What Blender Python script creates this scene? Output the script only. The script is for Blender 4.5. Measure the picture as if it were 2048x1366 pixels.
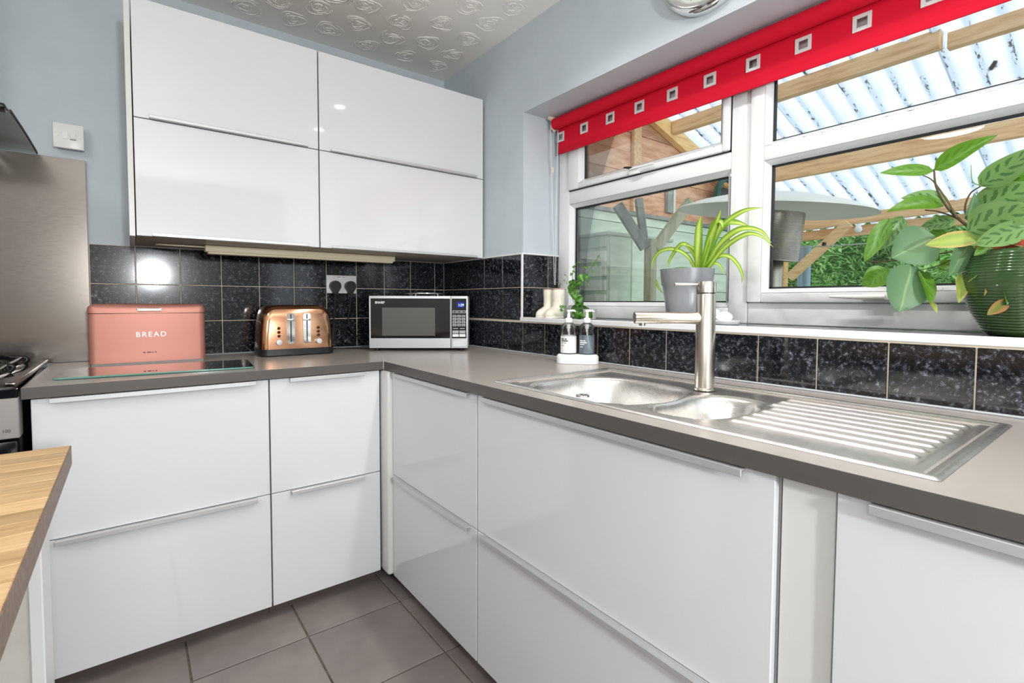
import bpy, bmesh, math, random
from mathutils import Vector, Matrix
random.seed(7)
for o in list(bpy.data.objects): bpy.data.objects.remove(o)
scene = bpy.context.scene
COL = scene.collection
PI = math.pi

# ------------------------------------------------------------------ camera
CAM = Vector((-1.4445, -2.4686, 1.171))
yaw, pitch, roll = math.radians(36.3773), math.radians(-2.4413), math.radians(0.1514)
Fv = Vector((math.sin(yaw)*math.cos(pitch), math.cos(yaw)*math.cos(pitch), math.sin(pitch)))
Rv = Vector((math.cos(yaw), -math.sin(yaw), 0)); Uv = Rv.cross(Fv)
R2 = Rv*math.cos(roll)+Uv*math.sin(roll); U2 = -Rv*math.sin(roll)+Uv*math.cos(roll)
cd = bpy.data.cameras.new('camera'); cam = bpy.data.objects.new('camera', cd); COL.objects.link(cam)
M = Matrix((R2, U2, -Fv)).transposed().to_4x4(); M.translation = CAM
cam.matrix_world = M
cd.sensor_width = 36; cd.lens = 991.34/2048*36
cd.shift_x = 30.98/2048; cd.shift_y = -36.99/2048
cd.clip_start = .05
scene.camera = cam

# ------------------------------------------------------------------ world, lights, exposure
w = bpy.data.worlds.new('world'); scene.world = w; w.use_nodes = True
bgn = w.node_tree.nodes['Background']; bgn.inputs[0].default_value = (.86, .93, 1, 1); bgn.inputs[1].default_value = 2.3
scene.view_settings.view_transform = 'Standard'; scene.view_settings.look = 'None'
scene.view_settings.exposure = 0.0; scene.view_settings.gamma = 1.0; scene.view_settings.use_curve_mapping = False
def area(name, loc, target, sx, sy, energy, col=(1, 1, 1), shape='RECTANGLE'):
    l = bpy.data.lights.new(name, 'AREA'); l.shape = shape; l.size = sx; l.size_y = sy; l.energy = energy; l.color = col
    o = bpy.data.objects.new(name, l); COL.objects.link(o); o.location = loc
    o.rotation_euler = (Vector(target)-Vector(loc)).to_track_quat('-Z', 'Y').to_euler(); return o
# added fill light in a made-up opening of the left wall, behind the camera
area('side_fill_light', (-3.16, -3.35, 1.78), (1, -2.9, 1.3), 1.5, .75, 12, (.97, .99, 1))

# ------------------------------------------------------------------ helpers
def s2l(r, g, b):
    f = lambda c: (c/255/12.92) if c/255 <= .04045 else ((c/255+.055)/1.055)**2.4
    return (f(r), f(g), f(b), 1)
class NT:
    def __init__(s, name):
        s.m = bpy.data.materials.new(name); s.m.use_nodes = True; s.t = s.m.node_tree
        s.p = s.t.nodes['Principled BSDF']; s.out = s.t.nodes['Material Output']
    def n(s, typ, **kw):
        x = s.t.nodes.new(typ)
        for k, v in kw.items():
            if k in x.inputs: x.inputs[k].default_value = v
            else: setattr(x, k, v)
        return x
    def l(s, a, b): s.t.links.new(a, b)
    def ramp(s, fac, stops):
        r = s.n('ShaderNodeValToRGB'); s.l(fac, r.inputs[0]); e = r.color_ramp.elements
        e[0].position, e[0].color = stops[0]; e[1].position, e[1].color = stops[-1]
        for p_, c_ in stops[1:-1]:
            k = e.new(p_); k.color = c_
        return r
    def coords(s, kind='Object', rnd=False, scale=None):
        tc = s.n('ShaderNodeTexCoord'); v = tc.outputs[kind]
        if rnd:
            oi = s.n('ShaderNodeObjectInfo'); mu = s.n('ShaderNodeMath', operation='MULTIPLY'); mu.inputs[1].default_value = 57.
            s.l(oi.outputs['Random'], mu.inputs[0]); ad = s.n('ShaderNodeVectorMath', operation='ADD')
            s.l(v, ad.inputs[0]); s.l(mu.outputs[0], ad.inputs[1]); v = ad.outputs[0]
        if scale:
            mp = s.n('ShaderNodeMapping'); mp.inputs['Scale'].default_value = scale; s.l(v, mp.inputs[0]); v = mp.outputs[0]
        return v
    def noise(s, v, sc, det=4, rough=.6):
        x = s.n('ShaderNodeTexNoise'); x.inputs['Scale'].default_value = sc; x.inputs['Detail'].default_value = det
        x.inputs['Roughness'].default_value = rough; s.l(v, x.inputs['Vector']); return x
    def bump(s, h, strength=.2, dist=.01):
        b = s.n('ShaderNodeBump'); b.inputs['Strength'].default_value = strength; b.inputs['Distance'].default_value = dist
        s.l(h, b.inputs['Height']); s.l(b.outputs[0], s.p.inputs['Normal']); return b
def P(name, col, rough=.5, metal=0., spec=.5, coat=0., emit=None, es=0., trans=0., ior=1.45):
    t = NT(name); i = t.p.inputs
    i['Base Color'].default_value = col if len(col) == 4 else (*col, 1); i['Roughness'].default_value = rough; i['Metallic'].default_value = metal
    i['Specular IOR Level'].default_value = spec; i['Coat Weight'].default_value = coat; i['Coat Roughness'].default_value = .03
    i['Transmission Weight'].default_value = trans; i['IOR'].default_value = ior
    if emit: i['Emission Color'].default_value = emit; i['Emission Strength'].default_value = es
    return t.m
def Pn(name, c0, c1, sc=20, rough=.5, metal=0, det=5, stretch=None, rnd=False, bump=0, coords='Object', lo=.35, hi=.65, spec=.5, bsc=None):
    t = NT(name); v = t.coords(coords, rnd, stretch); nz = t.noise(v, sc, det)
    r = t.ramp(nz.outputs[0], [(lo, c0), (hi, c1)]); t.l(r.outputs[0], t.p.inputs['Base Color'])
    t.p.inputs['Roughness'].default_value = rough; t.p.inputs['Metallic'].default_value = metal; t.p.inputs['Specular IOR Level'].default_value = spec
    if bump:
        h = nz if not bsc else t.noise(v, bsc, 3)
        t.bump(h.outputs[0], bump, .004)
    return t.m

def add_box(bm, lo, hi, bev=0., seg=2):
    lo = Vector(lo); hi = Vector(hi)
    lo, hi = Vector([min(a, b) for a, b in zip(lo, hi)]), Vector([max(a, b) for a, b in zip(lo, hi)])
    r = bmesh.ops.create_cube(bm, size=1)
    for v in r['verts']: v.co = Vector([(lo[i]+hi[i])/2+v.co[i]*(hi[i]-lo[i]) for i in range(3)])
    if bev:
        es = list({e for v in r['verts'] for e in v.link_edges})
        bmesh.ops.bevel(bm, geom=es, offset=bev, segments=seg, affect='EDGES', profile=.5)
    return bm
def box(lo, hi, bev=0., seg=2): return add_box(bmesh.new(), lo, hi, bev, seg)
def frame_from(d):
    d = Vector(d).normalized(); a = Vector((0, 0, 1)) if abs(d.z) < .9 else Vector((1, 0, 0))
    u = d.cross(a).normalized(); return u, d.cross(u)
def add_tube(bm, pts, r, seg=10, cap=True):
    pts = [Vector(p) for p in pts]; n = len(pts); rings = []
    rr = r if isinstance(r, (list, tuple)) else [r]*n
    u = None
    for i, p in enumerate(pts):
        d = (pts[min(i+1, n-1)]-pts[max(i-1, 0)]).normalized()
        if u is None: u, v = frame_from(d)
        else:
            u = (u-d*u.dot(d)).normalized(); v = d.cross(u)
        rings.append([bm.verts.new(p+(u*math.cos(2*PI*k/seg)+v*math.sin(2*PI*k/seg))*rr[i]) for k in range(seg)])
    for a, b in zip(rings, rings[1:]):
        for k in range(seg): bm.faces.new((a[k], a[(k+1) % seg], b[(k+1) % seg], b[k]))
    if cap: bm.faces.new(rings[0][::-1]); bm.faces.new(rings[-1])
    return bm
def tube(pts, r, seg=10, cap=True): return add_tube(bmesh.new(), pts, r, seg, cap)
def add_cyl(bm, p0, p1, r0, r1=None, seg=24): return add_tube(bm, [p0, p1], [r0, r0 if r1 is None else r1], seg)
def add_lathe(bm, prof, c=(0, 0, 0), seg=32, axis='z', sx=1., sy=1.):
    c = Vector(c); rings = []
    def pt(r, h, a):
        x, y = r*math.cos(a)*sx, r*math.sin(a)*sy
        return c+(Vector((x, y, h)) if axis == 'z' else Vector((h, x, y)) if axis == 'x' else Vector((x, h, y)))
    for r, h in prof:
        if r < 1e-6: rings.append([bm.verts.new(pt(0, h, 0))])
        else: rings.append([bm.verts.new(pt(r, h, 2*PI*k/seg)) for k in range(seg)])
    for a, b in zip(rings, rings[1:]):
        for k in range(seg):
            k2 = (k+1) % seg
            if len(a) == 1 and len(b) == 1: continue
            if len(a) == 1: bm.faces.new((a[0], b[k2], b[k]))
            elif len(b) == 1: bm.faces.new((a[k], a[k2], b[0]))
            else: bm.faces.new((a[k], a[k2], b[k2], b[k]))
    bmesh.ops.recalc_face_normals(bm, faces=bm.faces)
    return bm
def lathe(prof, c=(0, 0, 0), seg=32, axis='z', sx=1., sy=1.): return add_lathe(bmesh.new(), prof, c, seg, axis, sx, sy)
def add_prism(bm, poly, axis, a, b):
    def pt(p, h): return Vector((h, p[0], p[1])) if axis == 'x' else Vector((p[0], h, p[1])) if axis == 'y' else Vector((p[0], p[1], h))
    A = [bm.verts.new(pt(p, a)) for p in poly]; B = [bm.verts.new(pt(p, b)) for p in poly]; n = len(poly)
    bm.faces.new(A); bm.faces.new(B[::-1])
    for i in range(n): bm.faces.new((A[i], B[i], B[(i+1) % n], A[(i+1) % n]))
    bmesh.ops.recalc_face_normals(bm, faces=bm.faces); return bm
def prism(poly, axis, a, b): return add_prism(bmesh.new(), poly, axis, a, b)
def rrect(x0, x1, y0, y1, r, n=5):
    out = []
    for cx, cy, a0 in ((x1-r, y1-r, 0), (x0+r, y1-r, 90), (x0+r, y0+r, 180), (x1-r, y0+r, 270)):
        for k in range(n+1):
            a = math.radians(a0+90*k/n); out.append((cx+r*math.cos(a), cy+r*math.sin(a)))
    return out
def mk(name, bm, mat, parent=None, smooth=None, local=False):
    """link the bmesh as one object; coordinates are the place's own unless local"""
    if parent is not None and not local:
        bmesh.ops.translate(bm, verts=bm.verts, vec=-parent_off(parent))
    me = bpy.data.meshes.new(name); bm.to_mesh(me); bm.free()
    return link(name, me, mat, parent, smooth)
def parent_off(p):
    v = Vector(p.location)
    if p.parent: v += parent_off(p.parent)
    return v
def link(name, me, mat, parent=None, smooth=None):
    if mat is not None and not me.materials: me.materials.append(mat)
    if smooth is not None:
        for f in me.polygons: f.use_smooth = True
        me.set_sharp_from_angle(angle=math.radians(smooth))
    o = bpy.data.objects.new(name, me); COL.objects.link(o)
    if parent is not None: o.parent = parent
    return o
def tag(o, label, cat, group=None):
    o['label'] = label; o['category'] = cat
    if group: o['group'] = group
    return o
def thing(name, label, cat, loc=(0, 0, 0), rotz=0., group=None):
    o = bpy.data.objects.new(name, None); COL.objects.link(o); o.location = loc; o.rotation_euler = (0, 0, rotz); o.empty_display_size = .05
    return tag(o, label, cat, group)
def struct(o): o['kind'] = 'structure'; return o
def copy_at(o, loc, parent=None, rot=None):
    c = o.copy(); COL.objects.link(c); c.location = loc; c.parent = parent
    if rot is not None: c.rotation_euler = rot
    return c
def text(name, body, size, mat, parent, loc, xdir, up, depth=.0006, align='CENTER', font_sp=1., bold=0.):
    """flat lettering; loc/xdir/up in the parent's coordinates"""
    cu = bpy.data.curves.new(name, 'FONT'); cu.body = body; cu.size = size; cu.extrude = depth; cu.align_x = align; cu.align_y = 'CENTER'
    cu.space_character = font_sp; cu.offset = bold; cu.resolution_u = 3
    o = bpy.data.objects.new(name, cu); COL.objects.link(o)
    bpy.context.view_layer.update()
    me = bpy.data.meshes.new_from_object(o.evaluated_get(bpy.context.evaluated_depsgraph_get()))
    bpy.data.objects.remove(o); bpy.data.curves.remove(cu)
    x = Vector(xdir).normalized(); y = Vector(up).normalized(); z = x.cross(y)
    m = Matrix((x, y, z)).transposed().to_4x4(); m.translation = Vector(loc); me.transform(m)
    return link(name, me, mat, parent)
def smoothstep(a, b, x):
    t = max(0, min(1, (x-a)/(b-a))); return t*t*(3-2*t)
def bez(pts, n=16):
    """Catmull-Rom through points"""
    pts = [Vector(p) for p in pts]; P_ = [pts[0]*2-pts[1]]+pts+[pts[-1]*2-pts[-2]]; out = []
    segs = len(pts)-1
    for s in range(segs):
        p0, p1, p2, p3 = P_[s:s+4]
        for k in range(n//segs+1):
            t = k/(n//segs+1)
            out.append(.5*((2*p1)+(p2-p0)*t+(2*p0-5*p1+4*p2-p3)*t*t+(3*p1-p0-3*p2+p3)*t**3))
    return out+[pts[-1]]

# ------------------------------------------------------------------ materials
MT = {}
MT['wall'] = Pn('wall_paint', s2l(192, 201, 207), s2l(197, 206, 212), 6, .6, bump=.03, bsc=300)
MT['wall_white'] = P('white_paint', s2l(200, 198, 192), .6)
MT['wall_tan'] = P('warm_brown_paint', s2l(148, 142, 138), .6)
MT['ceiling'] = P('ceiling_paint', s2l(247, 244, 239), .5)
MT['rose'] = P('ceiling_relief', s2l(250, 248, 244), .3)
MT['grout'] = P('cream_grout', s2l(214, 202, 182), .7)
MT['fgrout'] = Pn('floor_grout', s2l(78, 70, 60), s2l(112, 102, 90), 40, .85)
MT['pvc'] = P('white_pvc', s2l(226, 227, 228), .28)
MT['gloss'] = P('gloss_white_front', s2l(224, 225, 226), .07, coat=.3)
MT['white'] = P('white_melamine', s2l(222, 221, 218), .3)
MT['carcass'] = P('grey_carcass', s2l(168, 158, 148), .45)
MT['plinth'] = P('brown_plinth', s2l(92, 80, 74), .5)
MT['black'] = P('black_plastic', (.012, .012, .013), .35)
MT['blackgloss'] = P('black_glass', (.008, .008, .009), .06)
MT['gasket'] = P('black_rubber', (.02, .022, .024), .6)
MT['cable'] = P('black_cable', (.01, .01, .01), .4)
MT['chrome'] = P('chrome', (.82, .82, .82), .07, 1)
MT['nickel'] = P('brushed_nickel', s2l(200, 192, 182), .26, 1)
MT['silver'] = P('silver_paint', s2l(214, 215, 218), .35, .25)
MT['ivory'] = P('cream_plastic', s2l(226, 214, 186), .4)
MT['whitepl'] = P('white_plastic', s2l(232, 232, 230), .3)
MT['ceramic'] = P('white_ceramic', s2l(238, 238, 238), .15)
MT['cream'] = P('cream_ceramic', s2l(232, 226, 210), .2)
MT['pink'] = P('pink_rim', s2l(206, 172, 160), .35)
MT['ink'] = P('dark_print', (.05, .05, .05), .6)
MT['inkw'] = P('white_print', (.85, .85, .86), .6)
MT['lightgrey'] = P('grey_print', s2l(170, 172, 176), .5)
MT['soil'] = Pn('soil', (.02, .014, .009, 1), (.06, .04, .025, 1), 80, .95)

t = NT('worktop_laminate'); v = t.coords(); a = t.noise(v, 3, 5); b = t.noise(v, 160, 2)
r = t.ramp(a.outputs[0], [(.3, s2l(164, 156, 149)), (.7, s2l(171, 163, 156))]); t.l(r.outputs[0], t.p.inputs['Base Color'])
t.p.inputs['Roughness'].default_value = .24; t.p.inputs['Specular IOR Level'].default_value = .65; t.bump(b.outputs[0], .03, .001); MT['worktop'] = t.m

t = NT('black_granite_tile'); v = t.coords(rnd=True)
vo = t.n('ShaderNodeTexVoronoi'); vo.inputs['Scale'].default_value = 170; t.l(v, vo.inputs['Vector'])
nz = t.noise(v, 75, 6, .8); big = t.noise(v, 7, 3)
sp = t.ramp(nz.outputs[0], [(.49, (.004, .0045, .006, 1)), (.57, (.03, .032, .042, 1)), (.68, (.24, .25, .29, 1))])
fl = t.ramp(vo.outputs['Color'], [(.80, (0, 0, 0, 1)), (.93, (1, 1, 1, 1))])
mx = t.n('ShaderNodeMix', data_type='RGBA'); mx.inputs[7].default_value = (.075, .08, .095, 1)
mm = t.n('ShaderNodeMath', operation='MULTIPLY'); t.l(fl.outputs[0], mm.inputs[0])
br = t.ramp(big.outputs[0], [(.35, (.25, .25, .25, 1)), (.65, (.9, .9, .9, 1))]); t.l(br.outputs[0], mm.inputs[1])
t.l(mm.outputs[0], mx.inputs[0]); t.l(sp.outputs[0], mx.inputs[6]); t.l(mx.outputs[2], t.p.inputs['Base Color'])
t.p.inputs['Roughness'].default_value = .09; MT['tile'] = t.m

t = NT('slate_floor_tile'); v = t.coords(rnd=True); a = t.noise(v, 3.5, 6, .6); b = t.noise(v, 60, 4)
r = t.ramp(a.outputs[0], [(.3, s2l(116, 107, 105)), (.5, s2l(132, 122, 119)), (.72, s2l(148, 137, 131))]); t.l(r.outputs[0], t.p.inputs['Base Color'])
t.p.inputs['Roughness'].default_value = .38; t.bump(b.outputs[0], .12, .002); MT['floortile'] = t.m

def steel(name, col, rough, stretch, amount=.12):
    t = NT(name); v = t.coords('Object', False, stretch); a = t.noise(v, 40, 3)
    r = t.ramp(a.outputs[0], [(.3, (rough-amount/2,)*3+(1,)), (.7, (rough+amount/2,)*3+(1,))]); t.l(r.outputs[0], t.p.inputs['Roughness'])
    t.p.inputs['Base Color'].default_value = col; t.p.inputs['Metallic'].default_value = 1
    t.bump(a.outputs[0], .04, .001); return t.m
MT['steel'] = steel('brushed_steel_sink', s2l(236, 233, 229), .30, (40, 1, 1))
MT['splash'] = steel('stainless_sheet', s2l(130, 123, 117), .20, (1, 1, 30), .08)
MT['alu'] = steel('brushed_aluminium', s2l(212, 212, 212), .42, (1, 1, 30), .12); MT['alu'].node_tree.nodes['Principled BSDF'].inputs['Metallic'].default_value = .55
MT['copper'] = P('copper_chrome', s2l(214, 162, 128), .14, 1)
MT['copper_dark'] = P('dark_bronze', s2l(92, 66, 48), .2, 1)
MT['rosegold'] = P('rose_gold_paint', s2l(198, 136, 121), .42, .45)
def wood(name, c0, c1, c2, grain=(1, 14, 14), sc=5, rough=.5, knots=True, rnd=True):
    t = NT(name); v = t.coords('Object', rnd, grain); a = t.noise(v, sc, 8, .65)
    r = t.ramp(a.outputs[0], [(.28, c0), (.5, c1), (.72, c2)]); col = r.outputs[0]
    if rnd:
        oi = t.n('ShaderNodeObjectInfo'); h = t.n('ShaderNodeHueSaturation'); mr = t.n('ShaderNodeMapRange')
        mr.inputs[3].default_value = .78; mr.inputs[4].default_value = 1.18
        t.l(oi.outputs['Random'], mr.inputs[0]); t.l(mr.outputs[0], h.inputs['Value']); t.l(col, h.inputs['Color']); col = h.outputs[0]
    t.l(col, t.p.inputs['Base Color']); t.p.inputs['Roughness'].default_value = rough; t.bump(a.outputs[0], .1, .002); return t.m
MT['oak'] = wood('oak_stave', s2l(178, 140, 98), s2l(210, 174, 128), s2l(226, 194, 152), (4, 40, 40), 2.2, .38)
MT['oakedge'] = wood('oak_edge', s2l(92, 72, 60), s2l(122, 98, 82), s2l(142, 118, 98), (2, 30, 30), 4, .45, rnd=False)
MT['pine'] = wood('pine_timber', s2l(204, 152, 104), s2l(238, 194, 144), s2l(248, 214, 170), (12, 1.2, 12), 3, .6)
MT['pinex'] = wood('pine_timber_lengthwise', s2l(210, 158, 96), s2l(242, 198, 132), s2l(250, 216, 160), (1.2, 12, 12), 3, .6)
MT['plank'] = wood('orange_brown_board', s2l(186, 124, 86), s2l(226, 170, 130), s2l(242, 200, 166), (2.2, 10, 10), 2.4, .65)
MT['greenboard'] = wood('pale_green_board', s2l(190, 206, 180), s2l(208, 220, 196), s2l(222, 232, 210), (1.5, 8, 8), 3, .7)
MT['greypost'] = wood('weathered_post', s2l(150, 146, 118), s2l(184, 180, 150), s2l(206, 202, 176), (10, 10, 1.2), 3, .7, rnd=False)
MT['greydark'] = wood('weathered_brace', s2l(122, 124, 114), s2l(150, 152, 142), s2l(172, 172, 160), (6, 6, 2), 3, .7, rnd=False)
MT['slatlight'] = P('pale_and_sunlit_slat', s2l(236, 232, 214), .6)  # pale wood; on the cupboard slats it paints in sunlight

def thin_glass(name, tint=(1, 1, 1, 1), f=1.0, ior=1.45, rough=0.):
    t = NT(name); t.t.nodes.remove(t.p)
    tr = t.n('ShaderNodeBsdfTransparent'); tr.inputs[0].default_value = tint
    gl = t.n('ShaderNodeBsdfGlossy'); gl.inputs['Roughness'].default_value = rough
    fr = t.n('ShaderNodeFresnel'); fr.inputs[0].default_value = ior
    mu = t.n('ShaderNodeMath', operation='MULTIPLY'); mu.inputs[1].default_value = f; t.l(fr.outputs[0], mu.inputs[0])
    mx = t.n('ShaderNodeMixShader'); t.l(mu.outputs[0], mx.inputs[0]); t.l(tr.outputs[0], mx.inputs[1]); t.l(gl.outputs[0], mx.inputs[2])
    t.l(mx.outputs[0], t.out.inputs[0]); return t.m
MT['pane'] = thin_glass('window_glass', (.97, .99, .98, 1), .8)
MT['bottle'] = thin_glass('clear_bottle', (.95, .96, .97, 1), 1.)
MT['board'] = thin_glass('green_board_glass', (.66, .80, .74, 1), 1.6)
MT['boardedge'] = P('green_glass_edge', s2l(104, 158, 144), .15)
MT['hoodglass'] = thin_glass('smoked_hood_glass', (.86, .89, .87, 1), .8)
t = NT('translucent_roofing'); t.t.nodes.remove(t.p); v = t.coords()
nz = t.noise(v, 2.5, 6, .7); r = t.ramp(nz.outputs[0], [(.3, (.66, .72, .82, 1)), (.6, (.84, .87, .90, 1))])
vo = t.n('ShaderNodeTexVoronoi'); vo.inputs['Scale'].default_value = 3.1; t.l(v, vo.inputs['Vector'])
n2 = t.noise(v, 22, 4); ad = t.n('ShaderNodeMath', operation='MULTIPLY_ADD'); ad.inputs[1].default_value = .25; t.l(n2.outputs[0], ad.inputs[0]); t.l(vo.outputs[0], ad.inputs[2])
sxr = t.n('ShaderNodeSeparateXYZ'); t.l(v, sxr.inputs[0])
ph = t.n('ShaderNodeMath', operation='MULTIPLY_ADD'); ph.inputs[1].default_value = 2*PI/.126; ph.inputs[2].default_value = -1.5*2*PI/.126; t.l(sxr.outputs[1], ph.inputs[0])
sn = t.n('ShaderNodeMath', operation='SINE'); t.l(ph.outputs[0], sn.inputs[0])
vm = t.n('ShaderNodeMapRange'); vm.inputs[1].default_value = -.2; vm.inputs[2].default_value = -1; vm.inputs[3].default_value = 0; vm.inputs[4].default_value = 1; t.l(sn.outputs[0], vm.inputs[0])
valley_shade = t.n('ShaderNodeMix', data_type='RGBA'); t.l(vm.outputs[0], valley_shade.inputs[0]); t.l(r.outputs[0], valley_shade.inputs[6]); valley_shade.inputs[7].default_value = (.56, .62, .73, 1)  # corrugation shading painted into the valleys as blue-grey
vd = t.n('ShaderNodeMapRange'); vd.inputs[1].default_value = -.80; vd.inputs[2].default_value = -.93; vd.inputs[3].default_value = 0; vd.inputs[4].default_value = 1; t.l(sn.outputs[0], vd.inputs[0])
mps = t.n('ShaderNodeMapping'); mps.inputs['Scale'].default_value = (1, 3, 1); t.l(v, mps.inputs[0]); n3 = t.noise(mps.outputs[0], 9, 5, .75)
sp3 = t.ramp(n3.outputs[0], [(.54, (0, 0, 0, 1)), (.60, (1, 1, 1, 1))]); dm = t.n('ShaderNodeMath', operation='MULTIPLY'); t.l(vd.outputs[0], dm.inputs[0]); t.l(sp3.outputs[0], dm.inputs[1])
grit = t.n('ShaderNodeMix', data_type='RGBA'); t.l(dm.outputs[0], grit.inputs[0]); t.l(valley_shade.outputs[2], grit.inputs[6]); grit.inputs[7].default_value = (.08, .07, .06, 1)
dk = t.ramp(ad.outputs[0], [(.19, (.05, .04, .03, 1)), (.24, (1, 1, 1, 1))])
mxx = t.n('ShaderNodeMix', data_type='RGBA', blend_type='MULTIPLY'); mxx.inputs[0].default_value = 1; t.l(grit.outputs[2], mxx.inputs[6]); t.l(dk.outputs[0], mxx.inputs[7])
tl = t.n('ShaderNodeBsdfTranslucent'); df = t.n('ShaderNodeBsdfDiffuse'); mx = t.n('ShaderNodeMixShader'); mx.inputs[0].default_value = .25
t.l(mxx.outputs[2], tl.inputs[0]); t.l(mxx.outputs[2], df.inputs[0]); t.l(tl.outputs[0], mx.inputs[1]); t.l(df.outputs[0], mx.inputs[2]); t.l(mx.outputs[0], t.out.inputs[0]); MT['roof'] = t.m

t = NT('red_blind_fabric'); v = t.coords(); wv = t.noise(v, 900, 2); t.p.inputs['Base Color'].default_value = s2l(206, 8, 42); t.p.inputs['Roughness'].default_value = .75
t.p.inputs['Specular IOR Level'].default_value = .25; t.bump(wv.outputs[0], .1, .0005); MT['red'] = t.m

def leafmat(name, stops, trans=.35, axis='u', rough=.4):
    """stops coloured across the leaf (u) or blotched beside the midrib"""
    t = NT(name); uv = t.n('ShaderNodeUVMap'); sx = t.n('ShaderNodeSeparateXYZ'); t.l(uv.outputs[0], sx.inputs[0])
    if axis == 'u':
        a = t.n('ShaderNodeMath', operation='SUBTRACT'); t.l(sx.outputs[0], a.inputs[0]); a.inputs[1].default_value = .5
        b = t.n('ShaderNodeMath', operation='ABSOLUTE'); t.l(a.outputs[0], b.inputs[0]); c = t.n('ShaderNodeMath', operation='MULTIPLY'); t.l(b.outputs[0], c.inputs[0]); c.inputs[1].default_value = 2
        col = t.ramp(c.outputs[0], stops).outputs[0]
    else:
        a = t.n('ShaderNodeMath', operation='SUBTRACT'); t.l(sx.outputs[0], a.inputs[0]); a.inputs[1].default_value = .5
        b = t.n('ShaderNodeMath', operation='ABSOLUTE'); t.l(a.outputs[0], b.inputs[0])          # 0 midrib .5 margin
        s = t.n('ShaderNodeMath', operation='MULTIPLY_ADD'); t.l(b.outputs[0], s.inputs[0]); s.inputs[1].default_value = -.55; t.l(sx.outputs[1], s.inputs[2])
        nzl = t.noise(t.coords(), 55, 2); nd = t.n('ShaderNodeMath', operation='MULTIPLY_ADD'); t.l(nzl.outputs[0], nd.inputs[0]); nd.inputs[1].default_value = .16; t.l(s.outputs[0], nd.inputs[2])
        f = t.n('ShaderNodeMath', operation='MULTIPLY'); t.l(nd.outputs[0], f.inputs[0]); f.inputs[1].default_value = 36
        sn = t.n('ShaderNodeMath', operation='SINE'); t.l(f.outputs[0], sn.inputs[0])
        up = t.ramp(b.outputs[0], [(.04, (0, 0, 0, 1)), (.10, (1, 1, 1, 1)), (.26, (1, 1, 1, 1)), (.33, (0, 0, 0, 1))])
        m1 = t.n('ShaderNodeMath', operation='MULTIPLY'); t.l(sn.outputs[0], m1.inputs[0]); t.l(up.outputs[0], m1.inputs[1])
        rr = t.ramp(m1.outputs[0], [(.05, (0, 0, 0, 1)), (.45, (1, 1, 1, 1))])
        mxl = t.n('ShaderNodeMix', data_type='RGBA'); t.l(rr.outputs[0], mxl.inputs[0]); mxl.inputs[6].default_value = stops[0]; mxl.inputs[7].default_value = stops[1]; col = mxl.outputs[2]
    t.l(col, t.p.inputs['Base Color']); t.p.inputs['Roughness'].default_value = rough
    tl = t.n('ShaderNodeBsdfTranslucent'); t.l(col, tl.inputs[0]); mx = t.n('ShaderNodeMixShader'); mx.inputs[0].default_value = trans
    t.l(t.p.outputs[0], mx.inputs[1]); t.l(tl.outputs[0], mx.inputs[2]); t.l(mx.outputs[0], t.out.inputs[0]); return t.m
MT['spider'] = leafmat('spider_plant_leaf', [(.0, s2l(214, 226, 120)), (.30, s2l(196, 216, 92)), (.6, s2l(140, 184, 58)), (1, s2l(112, 162, 44))], .4)
MT['maranta'] = leafmat('prayer_plant_leaf', [s2l(122, 160, 92), s2l(80, 120, 66)], .3, 'v', .38)
MT['maranta2'] = leafmat('bright_prayer_plant_leaf', [s2l(104, 152, 44), s2l(88, 136, 40)], .45, 'v', .38)
MT['maranta3'] = leafmat('leaf_underside', [(0, s2l(150, 180, 120)), (.08, s2l(112, 146, 104)), (1, s2l(98, 134, 98))], .25, 'u', .45)
MT['maranta4'] = leafmat('yellowed_leaf', [(0, s2l(176, 196, 96)), (.6, s2l(150, 176, 84)), (1, s2l(214, 178, 104))], .35, 'u', .5)
MT['dry'] = leafmat('dry_leaf', [(0, s2l(120, 134, 60)), (.55, s2l(160, 140, 76)), (.8, s2l(178, 128, 84)), (1, s2l(150, 100, 64))], .3, 'u', .7)
MT['succ'] = leafmat('small_round_leaf', [(0, s2l(120, 170, 70)), (.4, s2l(76, 132, 44)), (1, s2l(58, 112, 36))], .3, 'u', .35)
MT['stem'] = P('plant_stem', s2l(84, 70, 44), .6)
MT['stemg'] = P('green_stem', s2l(104, 132, 60), .5)

# ------------------------------------------------------------------ the room
FZ, CZ, WT = .05, 2.414, .938           # floor, ceiling, worktop heights
XL, YF = -3.1, -4.4                     # far left wall and the wall behind the camera
o = mk('wall_back', box((XL-.1, .008, FZ-.05), (.33, .11, CZ)), MT['wall']); struct(o); WB = o
bm = bmesh.new(); y0, y1, z0, z1 = -.70, -2.57, 1.085, 2.03
add_box(bm, (.008, .11, FZ-.05), (.33, YF-.1, z0)); add_box(bm, (.008, .11, z1), (.33, YF-.1, CZ+.6))
add_box(bm, (.008, .11, z0), (.33, y0, z1)); add_box(bm, (.008, y1, z0), (.33, YF-.1, z1))
WR = struct(mk('wall_right', bm, MT['wall']))
bm = bmesh.new()   # left wall, with an added opening for the fill light
add_box(bm, (XL-.1, .11, FZ-.05), (XL, -2.55, CZ)); add_box(bm, (XL-.1, -4.15, FZ-.05), (XL, YF-.1, CZ)); add_box(bm, (XL-.1, -2.55, 2.18), (XL, -4.15, CZ)); add_box(bm, (XL-.1, -2.55, FZ-.05), (XL, -4.15, 1.38))
struct(mk('wall_left', bm, MT['wall_white']))
struct(mk('wall_front', box((XL-.1, YF-.1, FZ-.05), (.008, YF, CZ)), MT['wall_tan']))
CEIL = struct(mk('ceiling', box((XL-.1, YF-.1, CZ), (.008, .11, CZ+.1)), MT['ceiling']))
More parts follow.
